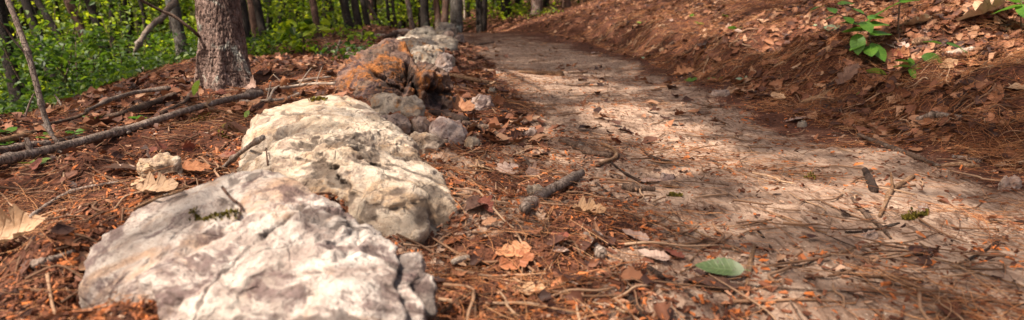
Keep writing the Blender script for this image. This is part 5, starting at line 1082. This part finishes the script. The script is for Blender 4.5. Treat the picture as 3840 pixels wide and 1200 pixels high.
def undergrowth():
    # ground cover and low bushes down the slope and far woods: a mass nobody could count
    def mass(name, n, dmin, dmax, ul, ur, per, r, ls, mat, lab, zlo, zhi, T=SL, thin=.0, seed=1, pw=1.):
        D = dmin+(dmax-dmin)*rng.random(n)**pw; u = rng.uniform(ul, ur, n); X = (u-CX)/F*D; Y = D*1.0; zt = terr(X, Y)
        Z = zt+zlo+(zhi-zlo)*rng.random(n)**1.2*np.clip(D/12, .5, 1.6)
        k = (fbm(np.stack([X*.8, Y*.5, Z*1.1], -1), 3, seed) > thin); edge = X < XE(Y)-.12
        k &= edge | (Y > 14); c = np.stack([X, Y, Z], -1)[k]; q = sprays(c, per, rng.uniform(.6, 1.3, len(c))*r, .22); scatter(name, T, q, leafR(len(q), .5), rng.uniform(.6, 1.3, len(q))*ls, M[mat], kind='stuff', label=lab, cat='undergrowth')
    mass('undergrowth', 1300, 5, 14, -300, 1350, 20, .20, .05, 'leaves', 'low green undergrowth covering the slope below the trail', .02, .28, thin=-.15, seed=3)
    mass('bushes', 8500, 9, 26, -400, 1750, 18, .36, .085, 'farleaves', 'leafy bushes and sapling tiers filling the wood', .35, 4.4, thin=.08, seed=4, pw=.7)
    mass('bushes', 1500, 15, 26, 1500, 2400, 24, .40, .085, 'farleaves', 'leafy bushes beyond the bend of the path', .1, 2.0, thin=-.1, seed=6)
    mass('woods', 6500, 22, 48, -700, 2700, 26, .95, .20, 'farleaves', 'bright green leaf mass of the far woods', .0, 7.0, RH, -.35, 5)
undergrowth()
# far thin trunks of the deep wood
parts = []
for i in range(260):
    D = random.uniform(14, 40); u = random.uniform(-300, 2350); X = (u-CX)/F*D; Y = D; z = float(terr(X, Y)); r = random.uniform(.03, .11); le = random.uniform(-.10, .06)
    parts.append(tube([[X, Y, z-.2], [X+le, Y, z+1.2], [X+le*3+random.uniform(-.1, .1), Y, z+4], [X+le*5, Y, z+9]], [r*1.2, r, r*.9, r*.5], 7, 3, .1, i))
V, Fs = join(parts); mobj('woods', V, Fs, M['darkbark'], None, None, kind='stuff', label='dim trunks standing in the far woods', cat='woods')

# ------------------------------------------------------------------ light
w = bpy.data.worlds.new("World"); S.world = w; w.use_nodes = True; nt = w.node_tree; nt.nodes.clear()
sky = nt.nodes.new('ShaderNodeTexSky'); sky.sky_type = 'NISHITA'; sky.sun_disc = False; sky.sun_elevation = SUN_EL
sky.sun_rotation = math.atan2(TS[0], TS[1]); sky.air_density = 1.2; sky.dust_density = 4; sky.ozone_density = .8
bg = nt.nodes.new('ShaderNodeBackground'); bg.inputs[1].default_value = .125; wo = nt.nodes.new('ShaderNodeOutputWorld')
tn = nt.nodes.new('ShaderNodeMix'); tn.data_type = 'RGBA'; tn.blend_type = 'MULTIPLY'; tn.inputs[0].default_value = 1; tn.inputs[7].default_value = (1, .85, .71, 1)
nt.links.new(sky.outputs[0], tn.inputs[6]); nt.links.new(tn.outputs[2], bg.inputs[0]); nt.links.new(bg.outputs[0], wo.inputs[0])
sl = bpy.data.lights.new('sun', 'SUN'); so = bpy.data.objects.new('sun', sl); COL.objects.link(so)
sl.energy = 5; sl.angle = math.radians(.5); sl.color = (1, .91, .79)
so.rotation_euler = Vector(TS).to_track_quat('Z', 'Y').to_euler()
S.view_settings.view_transform = 'Standard'; S.view_settings.look = 'None'; S.view_settings.exposure = 1.0; S.view_settings.gamma = 1
S.render.engine = 'CYCLES'; S.cycles.max_bounces = 8; S.cycles.diffuse_bounces = 4; S.cycles.use_denoising = True
S.cycles.sample_clamp_indirect = 6
